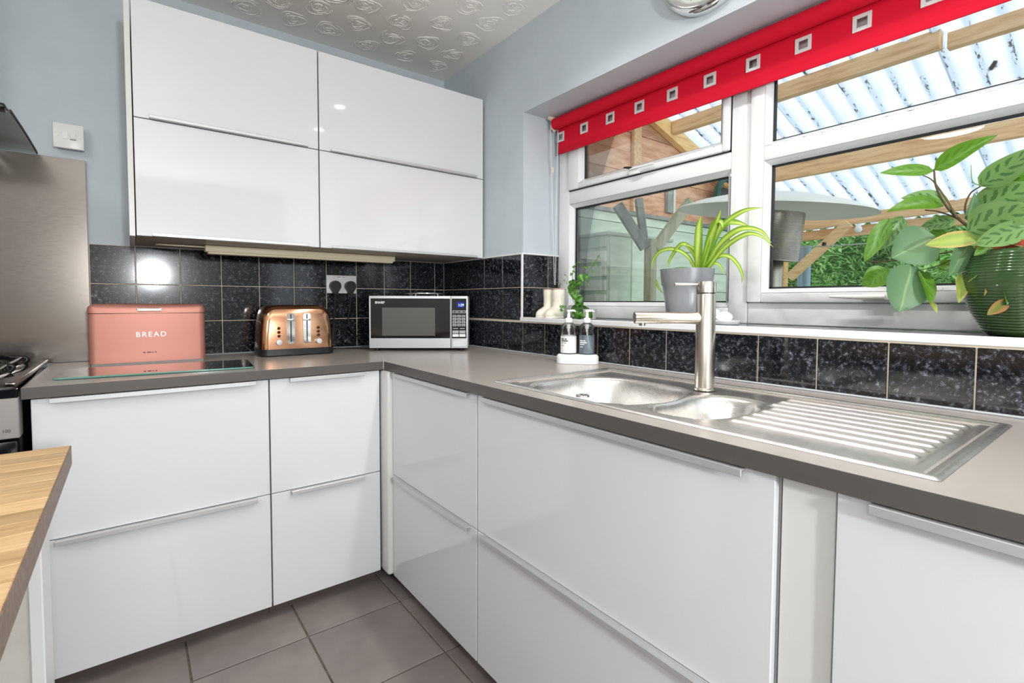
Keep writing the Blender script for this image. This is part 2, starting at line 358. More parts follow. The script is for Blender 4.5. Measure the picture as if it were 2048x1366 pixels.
FLOOR = struct(mk('floor', box((XL-.1, YF-.1, FZ-.08), (.008, .11, FZ-.004)), MT['fgrout']))
# floor tiles
TP, G = .3335, .0055
fm = box((-TP/2+G/2, -TP/2+G/2, -.01), (TP/2-G/2, TP/2-G/2, 0), .0015, 1)
me = bpy.data.meshes.new('floor_tile'); fm.to_mesh(me); fm.free(); me.materials.append(MT['floortile'])
for i in range(-8, 3):
    for j in range(-11, 3):
        x = -.993+TP*(i+.5)+.0; yy = -.797+TP*(j+.5)
        if x < XL+.1 or x > -.2 or yy > -.2 or yy < YF+.1: continue
        tl_ = bpy.data.objects.new('floor_tile', me); COL.objects.link(tl_); tl_.parent = FLOOR
        tl_.location = (x, yy, FZ+random.uniform(-.0006, .0006)); tl_.rotation_euler = (random.uniform(-.001, .001), random.uniform(-.001, .001), 0)

# embossed roses on the ceiling
def rose_mesh(seed):
    rd = random.Random(seed); bm = bmesh.new()
    for k in range(24):
        r = .005+.055*(k/23)**.85; a0 = rd.uniform(0, 2*PI); ext = rd.uniform(.7, 1.9); nseg = 7
        dx, dy = rd.uniform(-.006, .006), rd.uniform(-.006, .006)
        pts = []
        for q in range(nseg+1):
            a = a0+ext*q/nseg; rr = r*(1+.10*math.sin(3*a+seed)+.12*(q/nseg-.5))
            pts.append((dx+rr*math.cos(a), dy+rr*math.sin(a), -.0005))
        rad = [.0005]+[rd.uniform(.0012, .0022)]*(nseg-1)+[.0005]
        add_tube(bm, pts, rad, 5)
    me = bpy.data.meshes.new('ceiling_rose'); bm.to_mesh(me); bm.free(); me.materials.append(MT['rose'])
    for f in me.polygons: f.use_smooth = True
    return me
roses = [rose_mesh(s) for s in range(5)]
spots = [(-1.024, -.105), (-.926, -.241), (-.770, -.285), (-.618, -.423), (-.838, -.134), (-.686, -.140), (-.596, -.262), (-.449, -.398), (-.293, -.496), (-.131, -.616),
         (-.273, -.679), (-.465, -.552), (-.110, -.784), (-.494, -.113), (-.420, -.240), (-.274, -.308), (-.127, -.448), (-.299, -.126), (-.109, -.279), (-.114, -.131)]
for i in range(14):
    for j in range(11):
        x, yy = -.1-.155*i+random.uniform(-.02, .02)+.07*(j % 2), -.12-.15*j+random.uniform(-.02, .02)
        if x > -.06 or yy < -1.7: continue
        if all((x-a)**2+(yy-b)**2 > .115**2 for a, b in spots): spots.append((x, yy))
for k, (x, yy) in enumerate(spots):
    ro = bpy.data.objects.new('ceiling_rose', roses[k % 5]); COL.objects.link(ro); ro.parent = CEIL; ro.location = (x, yy, CZ); ro.rotation_euler = (0, 0, random.uniform(0, 6))

# wall tiles: black granite look, cream grout behind
TT, TG = .152, .0032
Z1 = 1.2377
GROUT = {}
struct(mk('trim_1', box((-1.572, .003, WT), (0, .009, 1.39)), MT['grout']))          # grout bed, back wall
bm = bmesh.new(); add_box(bm, (.003, .003, WT), (.009, -.70, 1.39)); add_box(bm, (.003, -.70, WT), (.009, -3.3, 1.0835))
struct(mk('trim_2', bm, MT['grout']))                                                # grout bed, window wall
struct(mk('trim_3', box((.003, -.703, 1.0857), (.228, -.698, 1.39)), MT['grout']))   # grout bed, reveal
tmesh = {}
def tile(parent, axis, a0, a1, b0, b1, at, out):
    """tile between a0..a1 along the wall and b0..b1 up; axis the wall normal axis, front face at 'at'"""
    w_, h_ = round(abs(a1-a0)-TG, 4), round(b1-b0-TG, 4)
    if w_ < .006 or h_ < .006: return
    key = (axis, w_, h_, out)
    if key not in tmesh:
        T = .006
        if axis == 'y': bm = box((-w_/2, 0, -h_/2), (w_/2, T, h_/2), .0012, 1)
        elif axis == 'x': bm = box((0, -w_/2, -h_/2), (T, w_/2, h_/2), .0012, 1)
        elif axis == 'jamb': bm = box((-w_/2, 0, -h_/2), (w_/2, T, h_/2), .0012, 1)
        else: bm = box((-h_/2, -w_/2, -T), (h_/2, w_/2, 0), .0012, 1)
        m = bpy.data.meshes.new('tile'); bm.to_mesh(m); bm.free(); m.materials.append(MT['tile']); tmesh[key] = m
    o = bpy.data.objects.new('tile', tmesh[key]); COL.objects.link(o); o.parent = parent
    c, d = (a0+a1)/2, (b0+b1)/2
    o.location = {'y': (c, at, d), 'x': (at, c, d), 'jamb': (c, at, d), 'z': (d, c, at)}[axis]
rows = [(WT+.001, Z1-TT), (Z1-TT, Z1), (Z1, Z1+TT)]
xs = [0]+[-(.0591+k*TT) for k in range(10)]+[-1.570]
for zi, zj in rows:
    for p, q in zip(xs, xs[1:]): tile(WB, 'y', q, p, zi, zj, 0, 1)
ys = [0]+[-(.1002+k*TT) for k in range(5)]; ys[-1] = -.7
for zi, zj in rows[1:]:
    for p, q in zip(ys, ys[1:]): tile(WR, 'x', q, p, zi, zj, 0, 1)
ys2 = [0]+[-(.1002+k*TT) for k in range(22)]
for p, q in zip(ys2, ys2[1:]): tile(WR, 'x', q, p, WT+.001, Z1-TT-.008, 0, 1)
for zi, zj in ((1.1, Z1), (Z1, Z1+TT)):
    tile(WR, 'jamb', .004, .158, zi, zj, -.7065, 1); tile(WR, 'jamb', .158, .226, zi, zj, -.7065, 1)
struct(mk('trim_4', box((.004, -.703, 1.0835), (.228, y1, 1.0945)), MT['grout']))    # grout bed, sill
for k in range(13):
    p, q = -.7085-k*TT, -.7085-(k+1)*TT; q = max(q, y1)
    tile(WR, 'z', q, p, .006, .152, 1.1, 1); tile(WR, 'z', q, p, .152, .226, 1.1, 1)
# white edge trims
struct(mk('trim_5', box((-.004, -.693, 1.081), (.006, y1-.02, 1.1015), .003, 2), MT['pvc']))    # sill edge
struct(mk('trim_6', box((-.002, -.708, 1.09), (.006, -.696, 1.397), .002, 1), MT['pvc']))       # reveal corner
struct(mk('trim_7', box((-.002, -.02, 1.3885), (.009, -.700, 1.396), .002, 1), MT['pvc']))      # over the tiles on the window wall
struct(mk('trim_8', box((.004, -.709, 1.3885), (.228, -.698, 1.396), .002, 1), MT['pvc']))      # over the tiles in the reveal
struct(mk('trim_9', box((-.010, -.0, WT), (.003, -3.3, WT+.005), .002, 1), MT['lightgrey']))    # sealant line, window wall
struct(mk('trim_10', box((-1.57, -.010, WT), (0, .003, WT+.005), .002, 1), MT['lightgrey']))    # sealant line, back wall

# ------------------------------------------------------------------ window
def vbar(bm, ya, yb, za, zb, x0=.225, x1=.292, bev=.006): add_box(bm, (x0, ya, za), (x1, yb, zb), bev, 2)
def emptystruct(name, loc):
    o = bpy.data.objects.new(name, None); COL.objects.link(o); o.location = loc; o.empty_display_size = .05; o['kind'] = 'structure'; return o
def bead(ya, yb, za, zb, wdt=.016, x=.226):
    """sloped glazing bead round an opening, ya>yb"""
    bm = bmesh.new(); A = [(ya, za), (yb, za), (yb, zb), (ya, zb)]; B = [(ya-wdt, za+wdt), (yb+wdt, za+wdt), (yb+wdt, zb-wdt), (ya-wdt, zb-wdt)]
    va = [bm.verts.new((x, *p)) for p in A]; vb = [bm.verts.new((x+.018, *p)) for p in B]; vc = [bm.verts.new((x+.034, *p)) for p in B]
    for i in range(4):
        j = (i+1) % 4; bm.faces.new((va[i], va[j], vb[j], vb[i])); bm.faces.new((vb[i], vb[j], vc[j], vc[i]))
    bmesh.ops.recalc_face_normals(bm, faces=bm.faces); return bm
def gasket(ya, yb, za, zb, x, wdt=.005):
    bm = bmesh.new(); add_box(bm, (x, ya, za), (x+.01, ya-wdt, zb)); add_box(bm, (x, yb+wdt, za), (x+.01, yb, zb))
    add_box(bm, (x, ya, za), (x+.01, yb, za+wdt)); add_box(bm, (x, ya, zb-wdt), (x+.01, yb, zb)); return bm
W1 = emptystruct('window_1', (.225, -.705, 1.1))
for args in ((-.705, -.776, 1.1, 2.03), (-1.556, -1.624, 1.1, 2.03)): bm = bmesh.new(); vbar(bm, *args); mk('stile', bm, MT['pvc'], W1, 40)
for args in ((-.774, -1.558, 1.1, 1.155), (-.774, -1.558, 1.628, 1.689), (-.774, -1.558, 1.967, 2.03)): bm = bmesh.new(); vbar(bm, *args, .2252); mk('rail', bm, MT['pvc'], W1, 40)
mk('glazing_bead', bead(-.776, -1.556, 1.155, 1.628), MT['pvc'], W1, 40)
mk('gasket', gasket(-.792, -1.54, 1.171, 1.612, .252), MT['gasket'], W1)
mk('pane', box((.262, -.79, 1.169), (.266, -1.542, 1.614)), MT['pane'], W1)
bm = bmesh.new(); xx = .211
for a_ in ((-.780, -.845, 1.692, 1.965), (-1.530, -1.5545, 1.692, 1.965)): vbar(bm, *a_, xx, .27, .005)
for a_ in ((-.843, -1.532, 1.692, 1.716), (-.843, -1.532, 1.93, 1.965)): vbar(bm, *a_, xx+.0003, .27, .005)
mk('opening_sash', bm, MT['pvc'], W1, 40)
mk('glazing_bead', bead(-.845, -1.530, 1.716, 1.93, .014, xx+.002), MT['pvc'], W1, 40)
mk('gasket', gasket(-.861, -1.516, 1.728, 1.917, .238), MT['gasket'], W1)
mk('pane', box((.246, -.86, 1.729), (.25, -1.517, 1.916)), MT['pane'], W1)
mk('sash_gap', gasket(-.7765, -1.556, 1.689, 1.967, .2236, .0035), MT['gasket'], W1)
bm = bmesh.new(); add_box(bm, (.200, -1.142, 1.688), (.2115, -1.190, 1.716), .002); add_box(bm, (.192, -1.150, 1.706), (.202, -1.262, 1.712), .002)
la = mk('latch', bm, MT['whitepl'], W1, 40)
mk('latch_pin', tube([(.205, -1.152, 1.714), (.188, -1.145, 1.716), (.186, -1.128, 1.719)], [.006, .005, .003], 8), MT['black'], la, 40)
W2 = emptystruct('window_2', (.225, -1.6245, 1.1))
bm = bmesh.new(); vbar(bm, -1.6245, -2.57, 1.1, 1.1707); mk('rail', bm, MT['pvc'], W2, 40)
bm = bmesh.new(); vbar(bm, -1.6245, -2.57, 1.985, 2.03); mk('rail', bm, MT['pvc'], W2, 40)
bm = bmesh.new(); vbar(bm, -2.515, -2.57, 1.166, 1.987, .2252); mk('stile', bm, MT['pvc'], W2, 40)
bm = bmesh.new(); xx = .211
for a_ in ((-1.627, -1.674, 1.171, 1.985), (-2.452, -2.512, 1.171, 1.985)): vbar(bm, *a_, xx, .275, .006)
for a_ in ((-1.672, -2.454, 1.171, 1.203), (-1.672, -2.454, 1.628, 1.676), (-1.672, -2.454, 1.945, 1.985)): vbar(bm, *a_, xx+.0003, .275, .006)
mk('opening_sash', bm, MT['pvc'], W2, 40)
mk('sash_gap', box((.2236, -1.6235, 1.169), (.2256, -1.6275, 2.0)), MT['gasket'], W2)
for za, zb in ((1.203, 1.628), (1.676, 1.945)):
    mk('glazing_bead', bead(-1.674, -2.452, za, zb, .013, xx+.002), MT['pvc'], W2, 40)
    mk('gasket', gasket(-1.688, -2.438, za+.013, zb-.013, .240, .006), MT['gasket'], W2)
    mk('pane', box((.250, -1.687, za+.012), (.254, -2.439, zb-.012)), MT['pane'], W2)
bm = bmesh.new(); add_box(bm, (.200, -1.955, 1.178), (.212, -2.03, 1.196), .004)
add_tube(bm, bez([(.196, -2.01, 1.187), (.184, -1.97, 1.187), (.184, -1.93, 1.188), (.186, -1.882, 1.189)], 9), [.008, .008, .0075, .007, .007, .007, .0068, .0066, .0065, .006, .005, .004, .003][:len(bez([(0, 0, 0), (1, 0, 0), (2, 0, 0), (3, 0, 0)], 9))], 10)
mk('handle', bm, MT['whitepl'], W2, 40)

# ------------------------------------------------------------------ worktop
WX, WY = -.656, -.657
bm = bmesh.new(); zt, zb_ = WT, .9063
wt = thing('worktop', 'taupe grey laminate worktop running round the corner under the window', 'worktop', (-.3, -.3, zb_))
add_box(bm, (-1.686, WY, zb_), (WX, -.001, zt)); add_box(bm, (WX, -1.345, zb_), (-.001, -.001, zt))
add_box(bm, (WX, -2.275, zb_), (-.575, -1.345, zt)); add_box(bm, (-.135, -2.275, zb_), (-.001, -1.345, zt)); add_box(bm, (WX, -3.3, zb_), (-.001, -2.275, zt))
bmesh.ops.remove_doubles(bm, verts=bm.verts, dist=1e-5)
mk('slab', bm, MT['worktop'], wt)
MT['wtedge'] = P('worktop_edge_band', s2l(92, 87, 83), .35)
mk('edge_band', box((-1.6875, WY-.0012, zb_), (WX, WY+.0005, zt-.0004)), MT['wtedge'], wt)
mk('edge_band', box((WX-.0012, WY, zb_), (WX+.0005, -3.3, zt-.0004)), MT['wtedge'], wt)
mk('edge_band', box((-1.6872, WY, zb_), (-1.6855, -.001, zt-.0004)), MT['wtedge'], wt)
mk('corner_joint_strip', box((WX-.0035, WY-.0035, zb_), (WX+.003, WY+.003, zt+.0006), .001, 1), MT['alu'], wt)
mj = mk('mitre_joint', box((-.0006, -.0, 0), (.0006, .80, .0005)), MT['lightgrey'], wt, local=True)
mj.location = (WX+.3, WY+.3, zt-zb_-.0002); mj.rotation_euler = (0, 0, math.radians(-20))

# ------------------------------------------------------------------ base cabinets
def handle_strip(p0, p1, nrm, parent):
    """aluminium edge pull along the top edge of a front; p0,p1 at the front face, nrm the outward normal"""
    p0, p1, nrm = Vector(p0), Vector(p1), Vector(nrm); bm = bmesh.new()
    lo = p0; hi = p1+nrm*.017
    add_box(bm, (lo.x, lo.y, lo.z-.0028), (hi.x, hi.y, lo.z+.0006), .0008, 1)
    a = p0+nrm*.0145; b = p1+nrm*.0172
    add_box(bm, (a.x, a.y, a.z-.013), (b.x, b.y, a.z+.0006), .0012, 1)
    return mk('handle', bm, MT['alu'], parent)
def base_unit(name, label, a0, a1, run, rows_, mat=MT['gloss'], h0=None, h1=None, hcount=2):
    """run 'L': along the back wall, fronts at y=-.645; run 'R': under the window, fronts at x=-.644"""
    FT = .018; zt0 = .9035
    if run == 'L':
        T = thing(name, label, 'cabinet', ((a0+a1)/2, -.35, FZ))
        mk('carcass', box((a0+.001, -.625, .11), (a1-.001, -.03, .903)), MT['white'], T)
        mk('plinth', box((a0, -.585, FZ), (a1, -.570, .11)), MT['plinth'], T)
    else:
        T = thing(name, label, 'cabinet', (-.35, (a0+a1)/2, FZ))
        if name == 'sink_cabinet':
            bm = bmesh.new(); add_box(bm, (-.624, a0+.0-.001, .11), (-.03, a0-.018, .903)); add_box(bm, (-.624, a1+.018, .11), (-.03, a1+.001, .903))
            add_box(bm, (-.624, a0-.018, .11), (-.03, a1+.018, .128)); add_box(bm, (-.04, a0-.018, .128), (-.03, a1+.018, .903)); add_box(bm, (-.624, a0-.018, .86), (-.606, a1+.018, .903))
            mk('carcass', bm, MT['white'], T)
        else: mk('carcass', box((-.624, a0-.001, .11), (-.03, a1+.001, .903)), MT['white'], T)
        mk('plinth', box((-.585, a0, FZ), (-.570, a1, .11)), MT['plinth'], T)
    for zi, zj in rows_:
        if run == 'L':
            f = mk('drawer_front', box((a0+.0015, -.645, zi+.0015), (a1-.0015, -.645+FT, zj-.0015), .0012, 1), mat, T)
            handle_strip((h0, -.645, zj-.0012), (h1, -.645, zj-.0012), (0, -1, 0), f)
        else:
            f = mk('drawer_front', box((-.644, a0-.0015, zi+.0015), (-.644+FT, a1+.0015, zj-.0015), .0012, 1), mat, T)
            handle_strip((-.644, h0, zj-.0012), (-.644, h1, zj-.0012), (-1, 0, 0), f)
    return T
RW = [(.503, .9035), (.103, .503)]
base_unit('drawer_cabinet', 'wide white gloss two-drawer base cabinet beside the cooker', -1.672, -1.071, 'L', RW, h0=-1.632, h1=-1.113)
base_unit('drawer_cabinet', 'narrow white gloss two-drawer base cabinet left of the corner post', -1.069, -.668, 'L', RW, h0=-1.005, h1=-.735)
base_unit('drawer_cabinet', 'white gloss two-drawer base cabinet under the window wall next to the corner post', -.708, -1.288, 'R', RW, h0=-.745, h1=-1.255)
base_unit('sink_cabinet', 'extra wide white gloss two-drawer base cabinet below the steel sink', -1.290, -2.116, 'R', RW, h0=-1.328, h1=-2.069)
T = base_unit('end_cabinet', 'white base cabinet with one tall door right of the sink cabinet', -2.197, -2.95, 'R', [(.103, .9035)], h0=-2.240, h1=-2.88)
T.children[2].name = 'door'
o = tag(mk('corner_post', box((-.664, -.706, FZ+.055), (-.616, -.626, .9035), .010, 3), MT['white'], None, 40), 'slim white rounded filler post in the inner corner between the base cabinets', 'filler post')
o = tag(mk('filler_panel', box((-.634, -2.121, FZ+.002), (-.614, -2.194, .9035), .001, 1), MT['white']), 'narrow white filler panel between sink cabinet and end cabinet', 'filler panel')

# ------------------------------------------------------------------ wall cabinets
def wall_unit(label, x0, x1, h):
    T = thing('wall_cabinet', label, 'cabinet', ((x0+x1)/2, 0, 1.3907))
    bm = bmesh.new(); add_box(bm, (x0+.001, -.374, 1.393), (x1-.001, -.001, 1.411)); add_box(bm, (x0+.001, -.374, 2.165), (x1-.001, -.001, 2.181))
    add_box(bm, (x0+.001, -.374, 1.411), (x0+.017, -.001, 2.165)); add_box(bm, (x1-.017, -.374, 1.411), (x1-.001, -.001, 2.165)); add_box(bm, (x0+.017, -.006, 1.411), (x1-.017, -.001, 2.165))
    mk('carcass', bm, MT['carcass'], T)
    for zi, zj in ((1.3907, 1.7868), (1.7868, 2.1829)):
        f = mk('door', box((x0+.0015, -.394, zi+.0015), (x1-.0015, -.376, zj-.0015), .0012, 1), MT['gloss'], T)
        bm = bmesh.new(); add_box(bm, (h[0], -.411, zi+.0008), (h[1], -.394, zi+.0034), .0008, 1); add_box(bm, (h[0], -.4112, zi+.0008), (h[1], -.4088, zi+.012), .001, 1)
        mk('handle', bm, MT['alu'], f)
    return T
wall_unit('white gloss wall cabinet reaching the window wall, two lift-up doors', -.8145, -.0015, (-.77, -.047))
T = wall_unit('narrower white gloss wall cabinet on the left with a white side panel', -1.4255, -.8165, (-1.381, -.861))
mk('side_panel', box((-1.4435, -.396, 1.3895), (-1.4275, -.001, 2.185), .001, 1), MT['white'], T)
u = thing('under_cabinet_light', 'long cream strip light fixed under the wall cabinets', 'light', (-.8, -.2, 1.36))
mk('housing', box((-1.205, -.215, 1.366), (-.40, -.165, 1.3925), .004, 2), MT['ivory'], u, 40)
mk('diffuser', box((-1.195, -.211, 1.358), (-.41, -.169, 1.367), .003, 2), MT['ivory'], u, 40)
mk('flex', tube(bez([(-1.20, -.19, 1.385), (-1.26, -.21, 1.383), (-1.33, -.19, 1.385), (-1.36, -.16, 1.388), (-1.36, -.10, 1.3905)], 16), .003, 6), MT['ivory'], u, 40)

# ------------------------------------------------------------------ sink
SY0, SY1, SX0, SX1 = -1.307, -2.300, -.602, -.104
SK = thing('sink', 'stainless steel one and a half bowl sink with ribbed drainer', 'sink', ((SX0+SX1)/2, (SY0+SY1)/2, WT))
def sup(x, y, cx, cy, ax, ay, n): return (abs((x-cx)/ax)**n+abs((y-cy)/ay)**n)**(1/n)
grooves = [(-.486+.0445*k) for k in range(8)]
def sink_h(x, y):
    ed = min(x-SX0, SX1-x, SY0-y, y-SY1)
    h = .0035*smoothstep(0, .006, ed) - .0045*smoothstep(.010, .022, ed)          # rolled rim, recessed deck
    # second step round the drainer
    d2 = min(x+.545, -.128-x, -1.33-y, y+2.262); h -= .0025*smoothstep(0, .010, d2)
    for (cx, cy, ax, ay, n, dp) in ((-.400, -1.565, .178, .188, 2.9, .165), (-.390, -1.850, .146, .088, 2.5, .125)):
        s = sup(x, y, cx, cy, ax, ay, n); m = min(ax, ay)
        dist = (1-s)*m                                                               # ~ metres inside the edge
        h -= .004*smoothstep(-.012, 0, dist)*(1 if dist < 0 else 1)
        if dist > -.002: h -= dp*smoothstep(-.002, .038, dist)**.8
    if y < -1.90:
        for k, gx in enumerate(grooves):
            st = -1.945+(.02 if k > 4 else 0)-.01*(7-k)*.1
            if -2.252-.001*k < y < st:
                e = min(smoothstep(st, st-.012, y), smoothstep(-2.254, -2.246, y)); dx = abs(x-gx)
                if dx < .0095: h += .0055*e*math.cos(dx/.0095*PI/2)**1.2
    return h
bm = bmesh.new(); NX, NY = 168, 336; grid = []
for i in range(NX+1):
    x = SX0+(SX1-SX0)*i/NX; row = []
    for j in range(NY+1):
        yy = SY0+(SY1-SY0)*j/NY; row.append(bm.verts.new((x, yy, WT+.0008+sink_h(x, yy))))
    grid.append(row)
for i in range(NX):
    for j in range(NY): bm.faces.new((grid[i][j], grid[i][j+1], grid[i+1][j+1], grid[i+1][j]))
bmesh.ops.recalc_face_normals(bm, faces=bm.faces)
if bm.faces[0].normal.z < 0: bmesh.ops.reverse_faces(bm, faces=bm.faces)
mk('bowls_and_drainer', bm, MT['steel'], SK, 80)
mk('waste', lathe([(0, .004), (.018, .006), (.030, .004), (.040, .006), (.045, .002), (.045, -.004)], (-.47, -1.61, WT-.168), 24), MT['chrome'], SK, 40)
mk('waste', lathe([(0, .004), (.018, .006), (.028, .003), (.034, .003), (.034, -.004)], (-.39, -1.85, WT-.128), 24), MT['chrome'], SK, 40)
mk('overflow_plug', lathe([(0, .005), (.012, .0055), (.017, .004), (.018, 0)], (-.535, -1.67+.07, WT-.004), 20), MT['chrome'], SK, 40)

# ------------------------------------------------------------------ tap
TX, TY = -.214, -1.737
tp = thing('tap', 'brushed nickel cylindrical mixer tap behind the sink bowls', 'tap', (TX, TY, WT))
mk('body', lathe([(0, 0), (.0275, 0), (.0275, .004), (.0245, .006), (.0245, .252), (.0235, .254), (.0235, .256)], (TX, TY, WT), 40), MT['nickel'], tp, 40)
mk('ring_groove', lathe([(.0225, .255), (.0225, .259)], (TX, TY, WT), 40), MT['black'], tp, 40)
mk('cap', lathe([(.0236, .258), (.0248, .259), (.0248, .286), (.0238, .2885), (0, .2885)], (TX, TY, WT), 40), MT['nickel'], tp, 40)
dv = Vector((-.815, .58, 0)).normalized(); p0 = Vector((TX, TY, WT+.192))
bm = bmesh.new(); add_tube(bm, [p0, p0+dv*.189, p0+dv*.1905], [.0158, .0158, .015], 28)
sp_ = mk('spout', bm, MT['nickel'], tp, 40)
mk('aerator', lathe([(0, -.006), (.008, -.006), (.009, 0), (.009, .004)], p0+dv*.170-Vector((0, 0, .0155)), 18), MT['nickel'], sp_, 40)
l0 = Vector((TX, TY, WT+.281)); mk('lever', tube([l0+dv*.018, l0+dv*.083, l0+dv*.0845], [.0042, .0042, .0036], 14), MT['nickel'], tp, 40)

# ------------------------------------------------------------------ splashback, hood, switch, sockets
o = tag(mk('splashback', box((-2.35, -.0035, WT+.001), (-1.5725, .007, 1.702), .0006, 1), MT['splash']), 'brushed stainless steel splashback sheet behind the cooker', 'splashback')
h = thing('cooker_hood', 'smoked glass canopy hood above the steel splashback', 'hood', (-2.05, -.25, 1.7))
bm = bmesh.new(); n = 12; A, B = [], []
for k in range(n+1):
    yy = -.004-.50*k/n; zz = 1.7045+.004*math.sin(k/n*PI)
    A.append((yy, zz)); B.append((yy, zz+.006))
mk('glass_canopy', prism(A+B[::-1], 'x', -2.36, -1.708), MT['hoodglass'], h, 40)
bm = bmesh.new(); add_prism(bm, [(a+0, b-.0008) for a, b in A]+[(a, b+.0008) for a, b in B[::-1]], 'x', -1.7085, -1.7055); mk('edge_strip', bm, MT['gasket'], h)
mk('front_trim', box((-2.37, -.545, 1.700), (-1.712, -.495, 1.716), .006, 3), MT['black'], h, 40)
mk('chimney', box((-2.17, -.28, 1.712), (-1.90, -.001, 2.40), .002, 1), MT['splash'], h)
mk('motor_box', box((-2.25, -.34, 1.69), (-1.82, -.001, 1.735), .003, 1), MT['silver'], h)
s = thing('fused_switch', 'white fused switch box on the blue wall beside the wall cabinet', 'switch', (-1.617, 0, 1.775))
mk('back_box', box((-1.654, -.026, 1.738), (-1.574, .0085, 1.818), .002, 2), MT['whitepl'], s, 40)
mk('face_plate', box((-1.660, -.035, 1.733), (-1.573, -.026, 1.822), .002, 2), MT['whitepl'], s, 40)
mk('fuse_holder', box((-1.636, -.0368, 1.767), (-1.617, -.0345, 1.793), .001, 1), MT['ceramic'], s)
mk('rocker', box((-1.613, -.0375, 1.770), (-1.594, -.0345, 1.792), .002, 1), MT['whitepl'], s)
mk('neon_mark', box((-1.613, -.0355, 1.7655), (-1.595, -.0345, 1.768)), MT['ink'], s)
for xx in (-1.647, -1.585): mk('screw', lathe([(0, -.0010), (.0030, -.0010), (.0036, .0005)], (xx, -.0353, 1.779), 12, 'y'), MT['nickel'], s, 40)
s = thing('double_socket', 'white double wall socket in the tiles between toaster and microwave', 'socket', (-.595, 0, 1.256))
mk('face_plate', box((-.670, -.010, 1.2115), (-.520, .0005, 1.3005), .002, 2), MT['whitepl'], s, 40)
for xx in (-.620, -.570): mk('rocker', box((xx-.012, -.0125, 1.278), (xx+.0, -.009, 1.292), .001, 1), MT['whitepl'], s)
for xx in (-.608, -.583): mk('switch_mark', box((xx-.009, -.0106, 1.2915), (xx+.006, -.0098, 1.2935)), MT['ink'], s)
def plug(label, xc, path):
    T = thing('plug', label, 'plug', (xc, -.011, 1.24))
    pts = [(xc+.026*math.cos(a), 1.247+.026*math.sin(a)) for a in [math.radians(d) for d in range(-30, 211, 20)]]+[(xc-.012, 1.218), (xc-.009, 1.208), (xc+.009, 1.208), (xc+.012, 1.218)]
    bm = prism(pts, 'y', -.0105, -.040)
    mk('body', bm, MT['black'], T, 30)
    mk('flex', tube(bez([(xc, -.026, 1.212)]+path, 26), .0034, 8), MT['cable'], T, 40)
plug('left black plug in the double socket, its flex running to the toaster', -.6325, [(xc_, yc_, zc_) for xc_, yc_, zc_ in ((-.634, -.022, 1.15), (-.640, -.014, 1.05), (-.655, -.016, .96), (-.69, -.03, .945))])
plug('right black plug in the double socket, its flex running to the microwave', -.5565, [(-.557, -.022, 1.16), (-.565, -.014, 1.08), (-.552, -.014, 1.03), (-.513, -.016, .985), (-.48, -.03, .955), (-.44, -.05, .945)])
cb = tag(mk('power_cable', tube(bez([(-.70, -.10, .9428), (-.66, -.07, .9428), (-.60, -.075, .9428), (-.54, -.11, .9428), (-.50, -.14, .9428)], 20), .0035, 8), MT['cable'], None, 40), 'black cable lying on the worktop between toaster and microwave', 'cable')

# ------------------------------------------------------------------ bread bin
BX, BY = -1.3905, -.215
bb = thing('bread_bin', 'rose gold metal bread bin lettered BREAD on the left worktop', 'bread bin', (BX, BY+.09, WT), math.radians(0))
def rbox(x0, x1, ya, yb, za, zb, r, er=.0, n=6):
    """box with rounded vertical edges and a rounded top rim"""
    bm = bmesh.new(); lv = [(0, za)]
    steps = 5 if er else 0
    prof = [(0, za)]+[(er*(1-math.cos(q/steps*PI/2)), zb-er+er*math.sin(q/steps*PI/2)) for q in range(steps+1)] if er else [(0, za), (0, zb)]
    rings = []
    for ins, z in prof: rings.append([bm.verts.new((px, py, z)) for px, py in rrect(x0+ins, x1-ins, ya+ins, yb-ins, max(r-ins*.6, .002), n)])
    m = len(rings[0])
    for a, b in zip(rings, rings[1:]):
        for k in range(m): bm.faces.new((a[k], a[(k+1) % m], b[(k+1) % m], b[k]))
    bm.faces.new(rings[0][::-1]); bm.faces.new(rings[-1]); return bm
mk('foot_strip', box((-.172, -.082, 0), (.172, .082, .008)), P('grey_base', s2l(120, 118, 116), .4, .5), bb, local=True)
mk('tub', rbox(-.180, .180, -.09, .09, .007, .186, .022), MT['rosegold'], bb, 40, True)
mk('lid_seam', rbox(-.1785, .1785, -.0885, .0885, .186, .189, .021), MT['copper_dark'], bb, 40, True)
ld = mk('lid', rbox(-.181, .181, -.091, .091, .1885, .222, .023, .020), MT['rosegold'], bb, 40, True)
bm = bmesh.new(); add_box(bm, (-.038, -.106, .1955), (.038, -.099, .2065), .002, 1); add_box(bm, (-.038, -.1, .1955), (-.032, -.085, .2065)); add_box(bm, (.032, -.1, .1955), (.038, -.085, .2065))
mk('lid_handle', bm, MT['nickel'], ld, 40, True)
text('lettering', 'BREAD', .026, P('silver_letters', s2l(232, 226, 222), .3, .2), bb, (.004, -.0912, .108), (1, 0, 0), (0, 0, 1), .0012, font_sp=1.28, bold=.0003)
bm = bmesh.new()
for a_, b_ in ((-.022, -.015), (-.010, .002), (.005, .009), (.014, .019)): add_box(bm, (a_, -.0906, .040), (b_, -.0898, .0435))
mk('small_print', bm, MT['ink'], bb, local=True)

